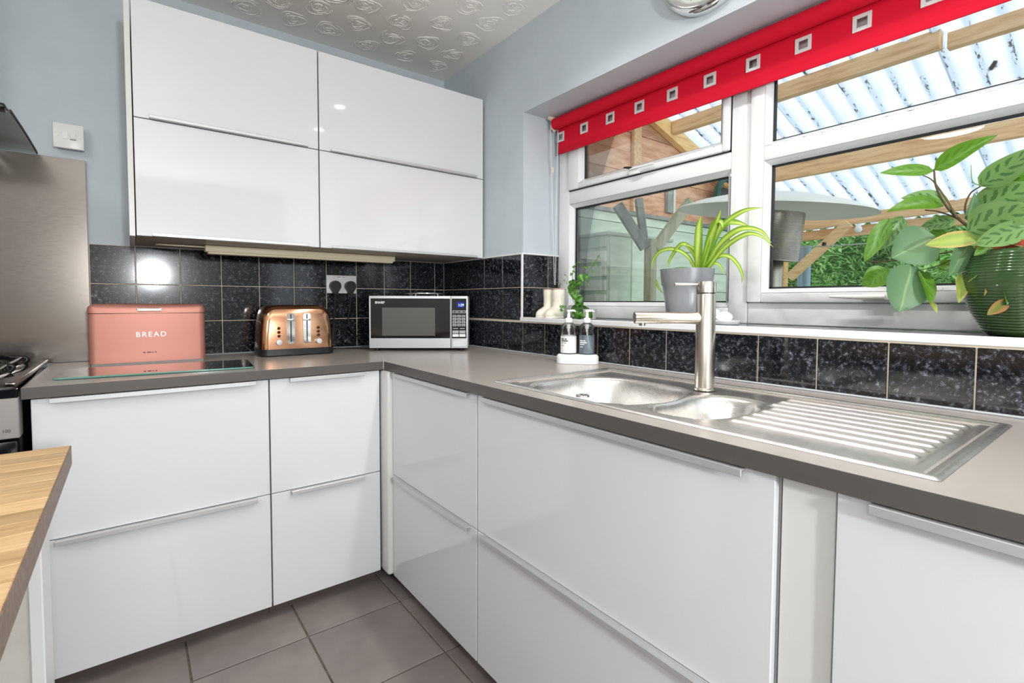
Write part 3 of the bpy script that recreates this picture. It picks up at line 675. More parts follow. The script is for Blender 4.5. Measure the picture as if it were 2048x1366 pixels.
# ------------------------------------------------------------------ glass board
gb = thing('chopping_board', 'clear green-edged glass board lying in front of the bread bin', 'board', (-1.357, -.445, WT), math.radians(-5))
bm = prism(rrect(-.270, .262, -.125, .125, .018), 'z', .0021, .0066); mk('glass', bm, MT['board'], gb, None, True)
pl = rrect(-.2702, .2622, -.1252, .1252, .018); bm = bmesh.new(); lo_ = [bm.verts.new((*p, .002)) for p in pl]; hi_ = [bm.verts.new((*p, .0066)) for p in pl]
for k in range(len(pl)): bm.faces.new((lo_[k], lo_[(k+1) % len(pl)], hi_[(k+1) % len(pl)], hi_[k]))
mk('edge', bm, MT['boardedge'], gb, 60, True)
for fx, fy in ((-.24, -.1), (.235, -.1), (-.24, .1), (.235, .1)): mk('foot', lathe([(0, 0), (.006, 0), (.006, .0021), (0, .0021)], (fx, fy, 0), 10), MT['whitepl'], gb, 40, True)

# ------------------------------------------------------------------ toaster
to = thing('toaster', 'polished copper four-slice toaster with black base', 'toaster', (-.862, -.150, WT), math.radians(-1.5))
mk('base', rbox(-.152, .152, -.098, .098, .004, .030, .03), MT['black'], to, 40, True)
bm = bmesh.new(); rings = []
for z, ins, r in ((.0305, 0, .032), (.08, .001, .032), (.14, .005, .034), (.175, .010, .036), (.195, .015, .04), (.207, .024, .042), (.214, .036, .042), (.217, .05, .036)):
    rings.append([bm.verts.new((px, py, z)) for px, py in rrect(-.150+ins*1.0, .150-ins*1.0, -.096+ins*.75, .096-ins*.75, r, 6)])
m_ = len(rings[0])
for a, b in zip(rings, rings[1:]):
    for k in range(m_): bm.faces.new((a[k], a[(k+1) % m_], b[(k+1) % m_], b[k]))
bm.faces.new(rings[0][::-1]); bm.faces.new(rings[-1]); mk('shell', bm, MT['copper'], to, 50, True)
for sx in (-.072, .072):
    for sy in (-.024, .024): mk('slot', box((sx-.058, sy-.011, .2168), (sx+.058, sy+.011, .2176)), MT['black'], to, None, True)
for sx in (-.033, .033):
    p_ = mk('lever_panel', prism(rrect(sx-.0155, sx+.0155, .052, .182, .010), 'y', -.0985, -.090), MT['chrome'], to, 40, True)
    mk('lever_slot', box((sx-.0022, -.0992, .060), (sx+.0022, -.0982, .178)), MT['black'], p_, None, True)
    mk('lever', box((sx-.0125, -.116, .150), (sx+.0125, -.0985, .159), .003, 2), MT['chrome'], p_, 40, True)
for sx in (-.082, .082):
    mk('dial', lathe([(.0125, .012), (.0125, .000), (.0110, -.004), (0, -.0055)], (sx, -.1075, .060), 20, 'y'), MT['silver'], to, 40, True)
    for zz in (.086, .102, .119): mk('button', lathe([(.0062, .0), (.0062, -.0045), (.0045, -.006), (0, -.006)], (sx*.99, -.0945, zz), 16, 'y'), MT['copper_dark'], to, 40, True)

# ------------------------------------------------------------------ microwave
ma = math.atan2(-.2647, .3806); mw = thing('microwave', 'silver and black microwave oven standing across the worktop corner', 'microwave', (-.3568+.135*math.sin(-ma)*1., -.3725+.135*math.cos(ma)*1., WT+.0006), ma)
D0 = -.135
mk('casing', box((-.2318, D0+.012, .012), (.2318, .128, .2595), .004, 2), MT['silver'], mw, 40, True)
for fx in (-.2, .2):
    for fy in (-.10, .10): mk('foot', lathe([(0, 0), (.012, 0), (.014, .013), (0, .013)], (fx, fy, 0), 14), MT['black'], mw, 40, True)
dr = mk('door', box((-.2318, D0, .013), (.1505, D0+.013, .2595), .003, 2), MT['silver'], mw, 40, True)
mk('door_glass', box((-.2235, D0-.0015, .060), (.1485, D0+.002, .2475), .001, 1), MT['blackgloss'], dr, None, True)
MT['mesh'] = P('oven_window_mesh', (.10, .098, .092), .22)
mk('window', box((-.170, D0-.0022, .072), (.078, D0-.0012, .204)), MT['mesh'], dr, None, True)
text('brand_lettering', 'SHARP', .0145, MT['inkw'], dr, (-.180, D0-.0022, .2275), (1, 0, 0), (0, 0, 1), .0003, font_sp=1.05, bold=.0006)
pnl = mk('control_panel', box((.1535, D0, .013), (.2318, D0+.013, .2595), .003, 2), MT['silver'], mw, 40, True)
mk('panel_glass', box((.1565, D0-.0015, .060), (.2255, D0+.002, .2475), .001, 1), MT['blackgloss'], pnl, None, True)
mk('display', box((.181, D0-.0021, .205), (.215, D0-.0012, .232)), P('display_blue', (.004, .006, .06), .1, emit=(.01, .03, .35, 1), es=.6), pnl, None, True)
text('clock_digits', '1:29', .0165, P('display_digits', (.3, .5, 1), .3, emit=(.45, .65, 1, 1), es=2.2), pnl, (.2000, D0-.0024, .2165), (1, 0, 0), (0, 0, 1), .0002)
for kx in range(3): 
    b_ = mk('button', box((.160+.0215*kx, D0-.0026, .1785), (.180+.0215*kx, D0-.0012, .1915), .0006, 1), MT['lightgrey'], pnl, None, True)
    mk('button_mark', prism(rrect(.1625+.0215*kx, .1775+.0215*kx, .1815, .1885, .0033), 'y', D0-.003, D0-.0024), MT['ink'], b_, None, True)
for kx in range(3):
    for kz in range(4):
        b_ = mk('button', box((.1605+.021*kx, D0-.0024, .159-.0140*kz), (.1785+.021*kx, D0-.0012, .170-.0140*kz), .0006, 1), MT['lightgrey'], pnl, None, True)
        mk('button_mark', box((.1650+.021*kx, D0-.0028, .1625-.0140*kz), (.1735+.021*kx, D0-.0022, .1662-.0140*kz)), MT['ink'], b_, None, True)
for kx in range(2):
    mk('button', box((.160+.032*kx, D0-.0024, .083), (.189+.032*kx, D0-.0012, .097), .0006, 1), MT['lightgrey'], pnl, None, True)
    mk('button', box((.160+.032*kx, D0-.0026, .067), (.189+.032*kx, D0-.0012, .080), .0006, 1), MT['inkw'], pnl, None, True)
    mk('print_line', box((.163+.032*kx, D0-.0022, .1045), (.186+.032*kx, D0-.0012, .108)), MT['lightgrey'], pnl, None, True)
mk('open_button', box((.160, D0-.0022, .020), (.2245, D0+.002, .052), .0015, 1), MT['silver'], pnl, 40, True)
ry = thing('round_rack', 'round chrome trivet on stub feet lying on top of the microwave', 'rack', (-.235, -.205, WT+.2595))
bm = bmesh.new()
for rr in (.098, .07, .045, .02): add_tube(bm, [(rr*math.cos(2*PI*k/36), rr*math.sin(2*PI*k/36), .015+.003*(1-rr/.1)) for k in range(37)], .0026, 6, False)
mk('rings', bm, MT['chrome'], ry, 60, True)
for k in range(4): a = k*PI/2+.5; mk('foot', tube([(.075*math.cos(a), .075*math.sin(a), .015), (.080*math.cos(a), .080*math.sin(a), .006), (.080*math.cos(a), .080*math.sin(a), 0)], .0036, 8), MT['chrome'], ry, 60, True)
for k in range(2): a = k*PI/2+.5; mk('crossbar', tube([(-.098*math.cos(a), -.098*math.sin(a), .014), (.098*math.cos(a), .098*math.sin(a), .014)], .0022, 6), MT['chrome'], ry, 60, True)

# ------------------------------------------------------------------ soap bottles
sa = math.radians(-50)
tr = tag(mk('soap_tray', rbox(-.0795, .0795, -.038, .038, .001, .036, .036, .013), MT['ceramic'], None, 40), 'white oval ceramic tray beside the sink holding two soap bottles', 'tray'); tr.location = (-.078, -1.135, WT); tr.rotation_euler = (0, 0, sa)
t = NT('bluish_soap'); t.p.inputs['Base Color'].default_value = s2l(196, 208, 218); t.p.inputs['Roughness'].default_value = .3
trb = t.n('ShaderNodeBsdfTransparent'); trb.inputs[0].default_value = (.88, .92, .95, 1); mxs = t.n('ShaderNodeMixShader'); mxs.inputs[0].default_value = .58
t.l(t.p.outputs[0], mxs.inputs[1]); t.l(trb.outputs[0], mxs.inputs[2]); t.l(mxs.outputs[0], t.out.inputs[0]); MT['bluesoap'] = t.m
def soap(label, off, fill):
    c = Vector((-.078, -1.135, WT+.0365))+Vector((math.cos(sa), math.sin(sa), 0))*off
    T = thing('soap_bottle', label, 'soap bottle', c)
    prof = [(0, .001), (.026, .001), (.0305, .004), (.0305, .088), (.0295, .098), (.0255, .108), (.0185, .1155), (.0125, .119), (.0115, .123)]
    mk('bottle', lathe(prof, (0, 0, 0), 32), MT['bottle'], T, 40, True)
    if fill: mk('liquid', lathe([(0, .003), (.0290, .003), (.0290, .070), (0, .070)], (0, 0, 0), 28), fill, T, 40, True)
    pm = mk('pump', lathe([(.0135, .119), (.0135, .133), (.0110, .136), (.0060, .138), (.0055, .158), (.0080, .160), (.0080, .166), (0, .168)], (0, 0, 0), 24), MT['whitepl'], T, 40, True)
    n0 = Vector((Rv.x, Rv.y, 0))
    mk('nozzle', tube([Vector((0, 0, .163)), n0*.020+Vector((0, 0, .164)), n0*.026+Vector((0, 0, .160))], [.0045, .004, .003], 10), MT['whitepl'], pm, 40, True)
    mk('pump_body', lathe([(0, .120), (.0075, .120), (.0075, .098), (.0045, .094), (.004, .084), (0, .084)], (0, 0, 0), 16), MT['whitepl'], T, 40, True)
    mk('dip_tube', tube(bez([(0, 0, .088), (.003, -.002, .06), (n0*.010).to_tuple()[:2]+(.03,), (n0*.021).to_tuple()[:2]+(.006,)], 10), .0026, 8), MT['whitepl'], T, 40, True)
    return T
def curved_label(T, half, z0_, z1_, mat, r=.0309, a_mid=None, name='label'):
    fw = math.atan2(CAM.y+1.13, CAM.x+.07) if a_mid is None else a_mid
    bm = bmesh.new(); n = 16; A = []
    for k in range(n+1):
        a = fw-half+2*half*k/n; A.append((bm.verts.new((r*math.cos(a), r*math.sin(a), z0_)), bm.verts.new((r*math.cos(a), r*math.sin(a), z1_))))
    for p, q in zip(A, A[1:]): bm.faces.new((p[0], q[0], q[1], p[1]))
    return mk(name, bm, mat, T, 60, True)
fw = math.atan2(CAM.y+1.13, CAM.x+.07)
def printed(T, lines, mat, r=.0311):
    for k, (z_, h_, words) in enumerate(lines):
        for a_, b_ in words: curved_label(T, (b_-a_)/2, z_, z_+h_, mat, r, fw+(a_+b_)/2, 'print')
T = soap('left soap bottle on the tray, with a white printed label and white soap', -.0345, P('white_soap', s2l(236, 236, 232), .4))
curved_label(T, 1.35, .004, .068, MT['ceramic'])
printed(T, [(.0545, .0045, ((-.95, -.55), (-.45, -.2))), (.0475, .0045, ((-.95, -.05),)), (.041, .002, ((-.95, -.7), (-.62, -.25))), (.031, .0018, ((-.9, -.55),))], MT['ink'])
T = soap('right clear soap bottle on the tray, with white print on bluish liquid', .0345, MT['bluesoap'])
printed(T, [(.050, .004, ((-.95, -.5), (-.42, -.2))), (.043, .004, ((-.95, -.02),)), (.0365, .0032, ((-.95, -.3),)), (.027, .003, ((-.9, -.5),))], MT['inkw'])

# ------------------------------------------------------------------ plants: shared leaf builder
def leaf(base, tip, width, nrm, mat, parent, sag=.0, fold=.15, curl=0., name='leaf', shape=1.0, rows_=9, world=True):
    base, tip, nrm = Vector(base), Vector(tip), Vector(nrm)
    ax = tip-base; L = ax.length; ax.normalize(); nrm = (nrm-ax*nrm.dot(ax)).normalized(); side = ax.cross(nrm)
    bm = bmesh.new(); uvl = bm.loops.layers.uv.new('UVMap'); G_ = []; cols = 6
    for i in range(rows_+1):
        tt = i/rows_; wdt = width*.5*(math.sin(PI*min(1, tt**(.75*shape)))**.75 if 0 < tt < 1 else .02)
        c = base+ax*(L*tt)+nrm*(4*sag*tt*(1-tt))*L
        ang = curl*tt
        row = []
        for j in range(cols+1):
            s_ = (j/cols-.5)*2
            p = c+side*(s_*wdt*math.cos(ang))+nrm*(abs(s_)**1.5*wdt*fold*2+s_*wdt*math.sin(ang)+.02*width*math.sin(9*tt+3*s_))
            row.append((bm.verts.new(p), (j/cols, tt)))
        G_.append(row)
    for i in range(rows_):
        for j in range(cols):
            q = [G_[i][j], G_[i][j+1], G_[i+1][j+1], G_[i+1][j]]
            f = bm.faces.new([v[0] for v in q])
            for lp, v in zip(f.loops, q): lp[uvl].uv = v[1]
    return mk(name, bm, mat, parent, 60, not world)
def blade(pts, width, mat, parent, fold=.35, up=(0, 0, 1), name='leaf'):
    P_ = bez(pts, 18); n = len(P_); bm = bmesh.new(); uvl = bm.loops.layers.uv.new('UVMap'); G_ = []
    for i, p in enumerate(P_):
        d = (P_[min(i+1, n-1)]-P_[max(i-1, 0)]).normalized(); tt = i/(n-1)
        view = Vector((-.58, -.8, .12)); sd = d.cross(view).normalized(); nm = sd.cross(d).normalized()
        wd = width*.5*(.75+.5*tt if tt < .3 else .9*(1-((tt-.3)/.7)**2.2)+.06)
        row = []
        for j in range(5):
            s_ = (j/4-.5)*2; row.append((bm.verts.new(p+sd*s_*wd+nm*abs(s_)*wd*fold), (j/4, tt)))
        G_.append(row)
    for i in range(n-1):
        for j in range(4):
            q = [G_[i][j], G_[i][j+1], G_[i+1][j+1], G_[i+1][j]]; f = bm.faces.new([v[0] for v in q])
            for lp, v in zip(f.loops, q): lp[uvl].uv = v[1]
    return mk(name, bm, mat, parent, 60)
FOC = 991.3362; PX, PY = 1024-30.9831, 683-36.9862
def at(px, py, x):
    """place on the vertical plane x (parallel to the window) seen in that direction: used once to lay the leaves out in depth"""
    d = Fv+R2*((px-PX)/FOC)-U2*((py-PY)/FOC); t_ = (x-CAM.x)/d.x; return CAM+d*t_
VIEW = Vector((-.62, -.75, .15))

# spider plant in grey pot on the sill
SC = Vector((.115, -1.468, 1.1)); SP = thing('spider_plant', 'variegated spider plant in a grey plastic pot on the window sill', 'potted plant', SC)
prof = [(0, .001), (.060, .001), (.064, .006), (.074, .09), (.080, .128), (.0835, .132), (.0885, .182), (.0895, .186), (.0855, .186), (.081, .150), (0, .150)]
mk('pot', lathe(prof, SC, 40), P('grey_plastic_pot', s2l(158, 161, 166), .25, .3), SP, 40)
mk('soil', lathe([(0, .153), (.081, .153)], SC, 24), MT['soil'], SP)
xk = .115
for w_, pts in ((.024, [(1396, 548), (1395, 500), (1397, 455), (1402, 432)]), (.020, [(1403, 548), (1415, 492), (1432, 448), (1442, 420)]), (.024, [(1402, 548), (1414, 498), (1428, 452), (1440, 444), (1446, 455)]),
                (.016, [(1407, 546), (1438, 490), (1478, 459), (1520, 462), (1543, 486)]), (.013, [(1409, 546), (1446, 498), (1488, 470), (1520, 472), (1546, 494)]), (.013, [(1444, 451), (1462, 436), (1490, 421), (1526, 415)]),
                (.022, [(1404, 548), (1430, 470), (1450, 447), (1475, 446), (1503, 456)]), (.013, [(1398, 546), (1388, 510), (1372, 490), (1358, 492), (1339, 520), (1337, 537)]), (.012, [(1394, 546), (1376, 514), (1350, 499), (1322, 502), (1306, 520), (1303, 538)]),
                (.012, [(1406, 544), (1432, 516), (1455, 512), (1474, 528), (1484, 550), (1483, 566)]), (.009, [(1407, 544), (1424, 528), (1438, 530), (1449, 550)]), (.009, [(1394, 544), (1375, 538), (1350, 538), (1334, 545)]),
                (.007, [(1312, 560), (1316, 574), (1327, 588)]), (.008, [(1399, 545), (1391, 505), (1379, 492), (1370, 490)])):
    dj = random.uniform(-.02, .02); n_ = len(pts)
    blade([at(px, py, xk+dj*(k/(n_-1))) for k, (px, py) in enumerate(pts)], w_*1.3, MT['spider'], SP)

# prayer plant in green ribbed pot
GC = Vector((.098, -2.300, 1.1)); GP = thing('prayer_plant', 'prayer plant with blotched leaves in a green ribbed glazed pot', 'potted plant', GC)
MT['greenpot'] = P('green_glaze', s2l(50, 76, 40), .14, coat=.4)
prof = [(0, .001), (.070, .001), (.074, .004)]
for k in range(27):
    z = .010+k*.0062; r_ = .074+.046*math.sin(min(1, (z/.125))*PI/2)-(.012*smoothstep(.13, .182, z)); prof += [(r_, z), (r_+.0013, z+.0026), (r_, z+.0050)]
prof += [(.1035, .184), (.099, .184), (.097, .12), (0, .12)]
mk('pot', lathe(prof, GC, 56), MT['greenpot'], GP, 60)
mk('inner_pot', lathe([(.094, .12), (.0965, .192), (.0965, .199), (.093, .199), (.090, .165), (0, .165)], GC, 40), P('terracotta_plastic', s2l(150, 58, 36), .5), GP, 40)
mk('soil', lathe([(0, .168), (.09, .168)], GC, 24), MT['soil'], GP)
LV = [((1868, 340), (1995, 270), 36, .10, 'maranta2', .05, .25), ((1868, 342), (1759, 346), 26, .08, 'maranta2', .10, .1), ((1888, 412), (1772, 424), 40, .07, 'maranta2', .16, .2), ((1898, 402), (1802, 396), 30, .09, 'maranta', .1, .1),
      ((1778, 436), (1728, 524), 30, .05, 'maranta2', .05, .1), ((1805, 432), (1758, 500), 34, .07, 'maranta', .05, .2), ((1872, 474), (1783, 516), 78, .05, 'maranta3', .08, .1), ((1822, 528), (1797, 624), 84, .03, 'maranta3', .06, .08), ((1778, 540), (1724, 572), 40, .05, 'maranta2', .05, .1),
      ((1836, 540), (1862, 610), 26, .04, 'maranta2', .08, .2), ((1858, 598), (1874, 626), 9, .04, 'maranta4', .05, .1), ((1966, 474), (1850, 490), 34, .02, 'maranta4', .06, .05), ((1938, 486), (1898, 552), 46, .03, 'maranta3', .04, .1), ((1922, 548), (1917, 606), 24, .03, 'maranta4', .06, .2),
      ((1934, 462), (2068, 410), 66, .01, 'maranta', .07, .05), ((1958, 372), (2075, 292), 46, .06, 'maranta', .05, .15), ((1952, 420), (2068, 366), 58, .10, 'maranta', .06, .1), ((2064, 452), (1948, 490), 44, .0, 'maranta', .05, .1), ((1990, 484), (1948, 512), 22, .02, 'maranta2', .05, .1),
      ((1912, 442), (1842, 452), 26, .11, 'maranta', .05, .1), ((1900, 462), (1846, 478), 22, .12, 'maranta2', .05, .1), ((1960, 392), (2062, 352), 30, .14, 'maranta2', .05, .1), ((1932, 440), (1948, 386), 22, .08, 'maranta3', .1, .3), ((1960, 430), (2060, 322), 70, .15, 'maranta2', .1, .1), ((2002, 448), (2076, 470), 50, .03, 'maranta2', .05, .1),
      ((1880, 520), (1838, 500), 20, .12, 'maranta2', .05, .1), ((1900, 520), (1880, 545), 20, .1, 'maranta2', .05, .1), ((2007, 562), (2014, 610), 17, -.010, 'maranta2', .1, .3), ((2016, 600), (1974, 630), 21, -.016, 'dry', -.15, .4), ((2036, 574), (2034, 606), 17, -.01, 'dry', .05, .3), ((1972, 574), (1968, 592), 5, -.01, 'dry', .1, .1),
      ((1985, 470), (2050, 395), 62, .12, 'maranta', .06, .1), ((2010, 480), (2080, 500), 46, .02, 'maranta', .05, .1)]
for (b_, t_, wpx, xd, mt_, sag, fo) in LV:
    dep = (at(*b_, xd)-CAM).dot(Fv)
    leaf(at(*b_, xd+.012), at(*t_, xd-.012 if xd > 0 else xd), wpx/FOC*dep*1.12, VIEW+Vector((random.uniform(-.25, .25), random.uniform(-.25, .25), random.uniform(0, .5))), MT[mt_], GP, sag*.6, fo, random.uniform(-.45, .45))
for pts, r_ in (([(1994, 496), (1950, 462), (1915, 436), (1890, 408), (1872, 372), (1868, 338)], .0036), ([(1915, 436), (1890, 395), (1866, 362), (1845, 350)], .0022), ([(1960, 470), (1920, 440), (1880, 424), (1850, 420)], .0026), ([(1998, 496), (1940, 498), (1850, 512), (1760, 524), (1732, 520)], .0024),
                ([(1945, 460), (1930, 420), (1940, 388), (1962, 372)], .0024), ([(1962, 372), (1945, 362), (1942, 330)], .0011), ([(2000, 496), (1990, 470), (1965, 450)], .003), ([(2015, 496), (2030, 470), (2046, 452)], .003), ([(1940, 498), (1880, 530), (1842, 540)], .0016), ([(1998, 510), (1960, 546), (1936, 564)], .0012), ([(2048, 556), (2036, 576)], .0012), ([(1838, 542), (1862, 580), (1884, 580), (1886, 574)], .0007), ([(2008, 500), (2006, 540), (2006, 575)], .0012)):
    n_ = len(pts); P_ = [at(px, py, .07+.02*math.sin(k) if r_ > .0013 else .005) for k, (px, py) in enumerate(pts)]
    c_ = bez(P_, 16); mk('stem', tube(c_, [r_*(1-.5*k/len(c_)) for k in range(len(c_))], 7), MT['stem'] if r_ > .0013 else MT['stemg'], GP, 60)

# succulent in small white pot on the sill behind the soap bottles
UC = Vector((.10, -1.03, 1.1)); UP = thing('trailing_plant', 'straggly round-leaved plant in a small white pot behind the soap bottles', 'potted plant', UC)
mk('pot', lathe([(0, .001), (.024, .001), (.030, .040), (.031, .042), (.028, .042), (.026, .034), (0, .034)], UC, 28), MT['ceramic'], UP, 40)
mk('soil', lathe([(0, .036), (.0265, .036)], UC, 20), MT['soil'], UP)
for pts, r_ in (([(1158, 626), (1160, 600), (1150, 584), (1144, 572), (1150, 564), (1162, 562)], .0022), ([(1150, 566), (1168, 556), (1180, 540), (1190, 524), (1199, 509)], .0014), ([(1146, 572), (1145, 550), (1150, 532), (1156, 524)], .0013), ([(1146, 572), (1134, 568), (1130, 562)], .0009), ([(1134, 568), (1136, 556), (1131, 550)], .0009), ([(1150, 628), (1136, 618), (1124, 614)], .0009), ([(1142, 578), (1146, 600), (1154, 612)], .0013)):
    c_ = bez([at(px, py, .006 if (px < 1140 and py > 600) else .09) for px, py in pts], 14); mk('stem', tube(c_, r_, 6), MT['stemg'], UP, 60)
SL = [(1144, 575, 22), (1149, 585, 22), (1140, 582, 16), (1153, 596, 20), (1160, 608, 18), (1165, 612, 17), (1156, 616, 16), (1149, 619, 17), (1162, 624, 22), (1156, 630, 22), (1168, 631, 18), (1150, 629, 16), (1180, 628, 18), (1143, 565, 12), (1150, 564, 14), (1156, 568, 14), (1163, 556, 18), (1168, 553, 13), (1174, 554, 13), (1155, 601, 13), (1147, 592, 12), (1175, 620, 13), (1160, 598, 14), (1152, 575, 14)]
for px, py, wpx in SL:
    xd = random.uniform(.07, .11); c_ = at(px, py, xd); d_ = Vector((random.uniform(-1, 1), random.uniform(-1, 1), random.uniform(-.7, 1))).normalized()*(wpx/457*.5)
    leaf(c_-d_, c_+d_, wpx/457, VIEW+Vector((random.uniform(-.6, .6), random.uniform(-.6, .6), random.uniform(-.2, .6))), MT['succ'], UP, .05, .12, rows_=6, shape=.85)
for px, py, qx, qy, wpx in ((1176, 537, 1166, 533, 5), (1190, 528, 1194, 536, 4), (1198, 511, 1200, 520, 3), (1184, 540, 1188, 547, 4), (1174, 560, 1178, 572, 4), (1166, 566, 1162, 573, 4), (1156, 524, 1161, 526, 5), (1151, 531, 1144, 536, 4), (1131, 551, 1128, 549, 3), (1130, 562, 1127, 560, 4), (1144, 545, 1141, 552, 5), (1122, 610, 1123, 618, 7), (1124, 618, 1121, 623, 7), (1130, 610, 1128, 617, 6), (1186, 521, 1184, 527, 4), (1145, 541, 1150, 546, 4), (1136, 622, 1133, 628, 8), (1188, 546, 1188, 552, 3)):
    xd = .004 if (px < 1140 and py > 600) else .09; leaf(at(px, py, xd), at(qx, qy, xd-.004), wpx/457, VIEW, MT['succ'], UP, .05, .1, rows_=5)

# ------------------------------------------------------------------ cream boots on the sill
BT = thing('boot_ornament', 'pair of cream ceramic wellington boots with pink rims in the window corner', 'ornament', (.07, -.80, 1.1))
def boot(yc, xs_, k):
    """one boot, toe pointing into the room (-x)"""
    bm = bmesh.new(); secs = []
    # sections from sole to rim: (z, x centre, half length, half width)
    for z, cx, hl, hw in ((.0075, -.004, .052, .029), (.015, -.004, .053, .030), (.026, -.002, .050, .029), (.036, .004, .044, .0275), (.044, .013, .034, .0265), (.052, .021, .0285, .0265), (.075, .022, .0285, .0275), (.100, .022, .0295, .0290), (.126, .022, .0305, .0305), (.128, .022, .0295, .0295), (.126, .022, .0275, .0275), (.085, .022, .022, .021)):
        secs.append([bm.verts.new((xs_+cx+hl*math.cos(a)*(1.0), yc+hw*math.sin(a), 1.1+z)) for a in [2*PI*q/24 for q in range(24)]])
    for a, b in zip(secs, secs[1:]):
        for q in range(24): bm.faces.new((a[q], a[(q+1) % 24], b[(q+1) % 24], b[q]))
    bm.faces.new(secs[0][::-1]); bm.faces.new(secs[-1]); b_ = mk('boot', bm, MT['cream'], BT, 60)
    bm = bmesh.new(); A_ = [[bm.verts.new((xs_-.004+(.0535+e)*math.cos(2*PI*q/24), yc+(.0302+e)*math.sin(2*PI*q/24), 1.1+z)) for q in range(24)] for z, e in ((.0005, 0), (.007, 0), (.0085, -.002))]
    for a, c in zip(A_, A_[1:]):
        for q in range(24): bm.faces.new((a[q], a[(q+1) % 24], c[(q+1) % 24], c[q]))
    bm.faces.new(A_[0][::-1]); bm.faces.new(A_[-1]); mk('sole', bm, MT['cream'], b_, 60)
    bm = bmesh.new(); add_tube(bm, [(xs_+.022+.0302*math.cos(2*PI*q/24), yc+.0302*math.sin(2*PI*q/24), 1.1+.1275) for q in range(25)], .0022, 6, False); mk('rim', bm, MT['pink'], b_, 60)
boot(-.789, .072, 0); boot(-.853, .068, 1)
mk('twig', tube([(.09, -.845, 1.2), (.095, -.85, 1.24), (.099, -.856, 1.256)], [.003, .0025, .001], 6), MT['stem'], BT)

# white bird on a dish
DK = thing('bird_soap_dish', 'small white ceramic bird sitting on a shallow dish on the sill', 'ornament', (.10, -1.615, 1.1))
mk('dish', lathe([(0, .001), (.042, .001), (.047, .006), (.049, .012), (.046, .012), (.040, .007), (0, .006)], (.10, -1.615, 1.1), 32), MT['ceramic'], DK, 40)
bm = bmesh.new(); rr = [(-.034, .004), (-.026, .0045), (-.018, .012), (-.006, .0185), (.008, .018), (.018, .012), (.024, .008)]
for_ = Vector((.8, -.6, 0)).normalized(); c_ = Vector((.10, -1.615, 1.1+.024))
pts = [c_+for_*a for a, _ in rr]; add_tube(bm, pts, [b for _, b in rr], 16); mk('body', bm, MT['ceramic'], DK, 60)
hd = c_-for_*.026+Vector((0, 0, .015)); mk('head', lathe([(0, -.011), (.007, -.008), (.0105, 0), (.007, .008), (0, .011)], hd, 16), MT['ceramic'], DK, 60)
mk('beak', tube([hd-for_*.008, hd-for_*.020+Vector((0, 0, -.002))], [.004, .001], 8), MT['ceramic'], DK, 60)
mk('neck', tube([c_-for_*.016+Vector((0, 0, .006)), hd], [.009, .007], 12), MT['ceramic'], DK, 60)

# ------------------------------------------------------------------ blind
BL = thing('roller_blind', 'rolled-down red roller blind with a row of square chrome eyelets', 'blind', (.16, -1.64, 1.99))
mk('roll', lathe([(0, -.742), (.026, -.742), (.026, -2.545), (0, -2.545)], (.163, 0, 1.997), 28, 'y'), MT['red'], BL, 40)
EY = [-.7565-.1480*k for k in range(12)]; EZ, EH = 1.9400, .0125
bm = bmesh.new(); XB = .1865
yb = [-.741]+[v for e in EY for v in (e+EH, e-EH)]+[-2.54]
for k in range(len(yb)-1):
    hole = k % 2 == 1
    for (za, zb2) in ((1.866, EZ-EH), (EZ-EH, EZ+EH), (EZ+EH, 1.990)):
        if hole and abs(za-(EZ-EH)) < 1e-6: continue
        add_box(bm, (XB, yb[k], za), (XB+.0012, yb[k+1], zb2))
add_prism(bm, [(XB, 1.989), (XB+.0012, 1.989), (XB+.0012, 2.001), (XB, 2.001)], 'y', -.741, -2.54)
bmesh.ops.remove_doubles(bm, verts=bm.verts, dist=1e-5)
mk('fabric', bm, MT['red'], BL)
mk('hem_bar', box((XB-.0022, -.741, 1.861), (XB+.0034, -2.54, 1.886), .0015, 2), MT['red'], BL, 40)
e0 = None
for e in EY:
    bm = bmesh.new(); a_, b_ = .0225, .0125; x0_, x1_ = -.0028, .0030
    for (p, q, r_, s_) in ((-a_, -b_, -a_, a_), (b_, a_, -a_, a_), (-b_, b_, -a_, -b_), (-b_, b_, b_, a_)): add_box(bm, (x0_, p, r_), (x1_, q, s_), .0008, 1)
    if e0 is None: e0 = mk('eyelet', bm, MT['chrome'] if False else P('silver_eyelet', s2l(225, 222, 222), .25, .4), BL, None, True); ob = e0
    else: bm.free(); ob = e0.copy(); COL.objects.link(ob)
    ob.location = (XB-.16, e+1.64, EZ-1.99)
bk = mk('bracket', prism([(.130, 2.028), (.200, 2.028), (.200, 2.018), (.176, 2.016), (.186, 1.985), (.166, 1.966), (.146, 1.985), (.150, 2.012), (.130, 2.016)], 'y', -.728, -.741), MT['ivory'], BL)
bm = bmesh.new()
def beads(bm, p0, p1, n):
    p0, p1 = Vector(p0), Vector(p1)
    for k in range(n):
        c = p0.lerp(p1, k/(n-1)); r_ = bmesh.ops.create_icosphere(bm, subdivisions=1, radius=.0024)
        for v in r_['verts']: v.co += c
    add_tube(bm, [p0, p1], .0008, 4)
beads(bm, (.143, -.733, 1.985), (.172, -.736, 1.254), 120); beads(bm, (.189, -.733, 1.985), (.176, -.738, 1.254), 120)
ch = mk('bead_chain', bm, MT['whitepl'], BL); ch['kind'] = 'stuff'
mk('chain_joiner', tube([(.158, -.734, 1.800), (.159, -.734, 1.775)], .0042, 8), MT['ivory'], BL, 60)

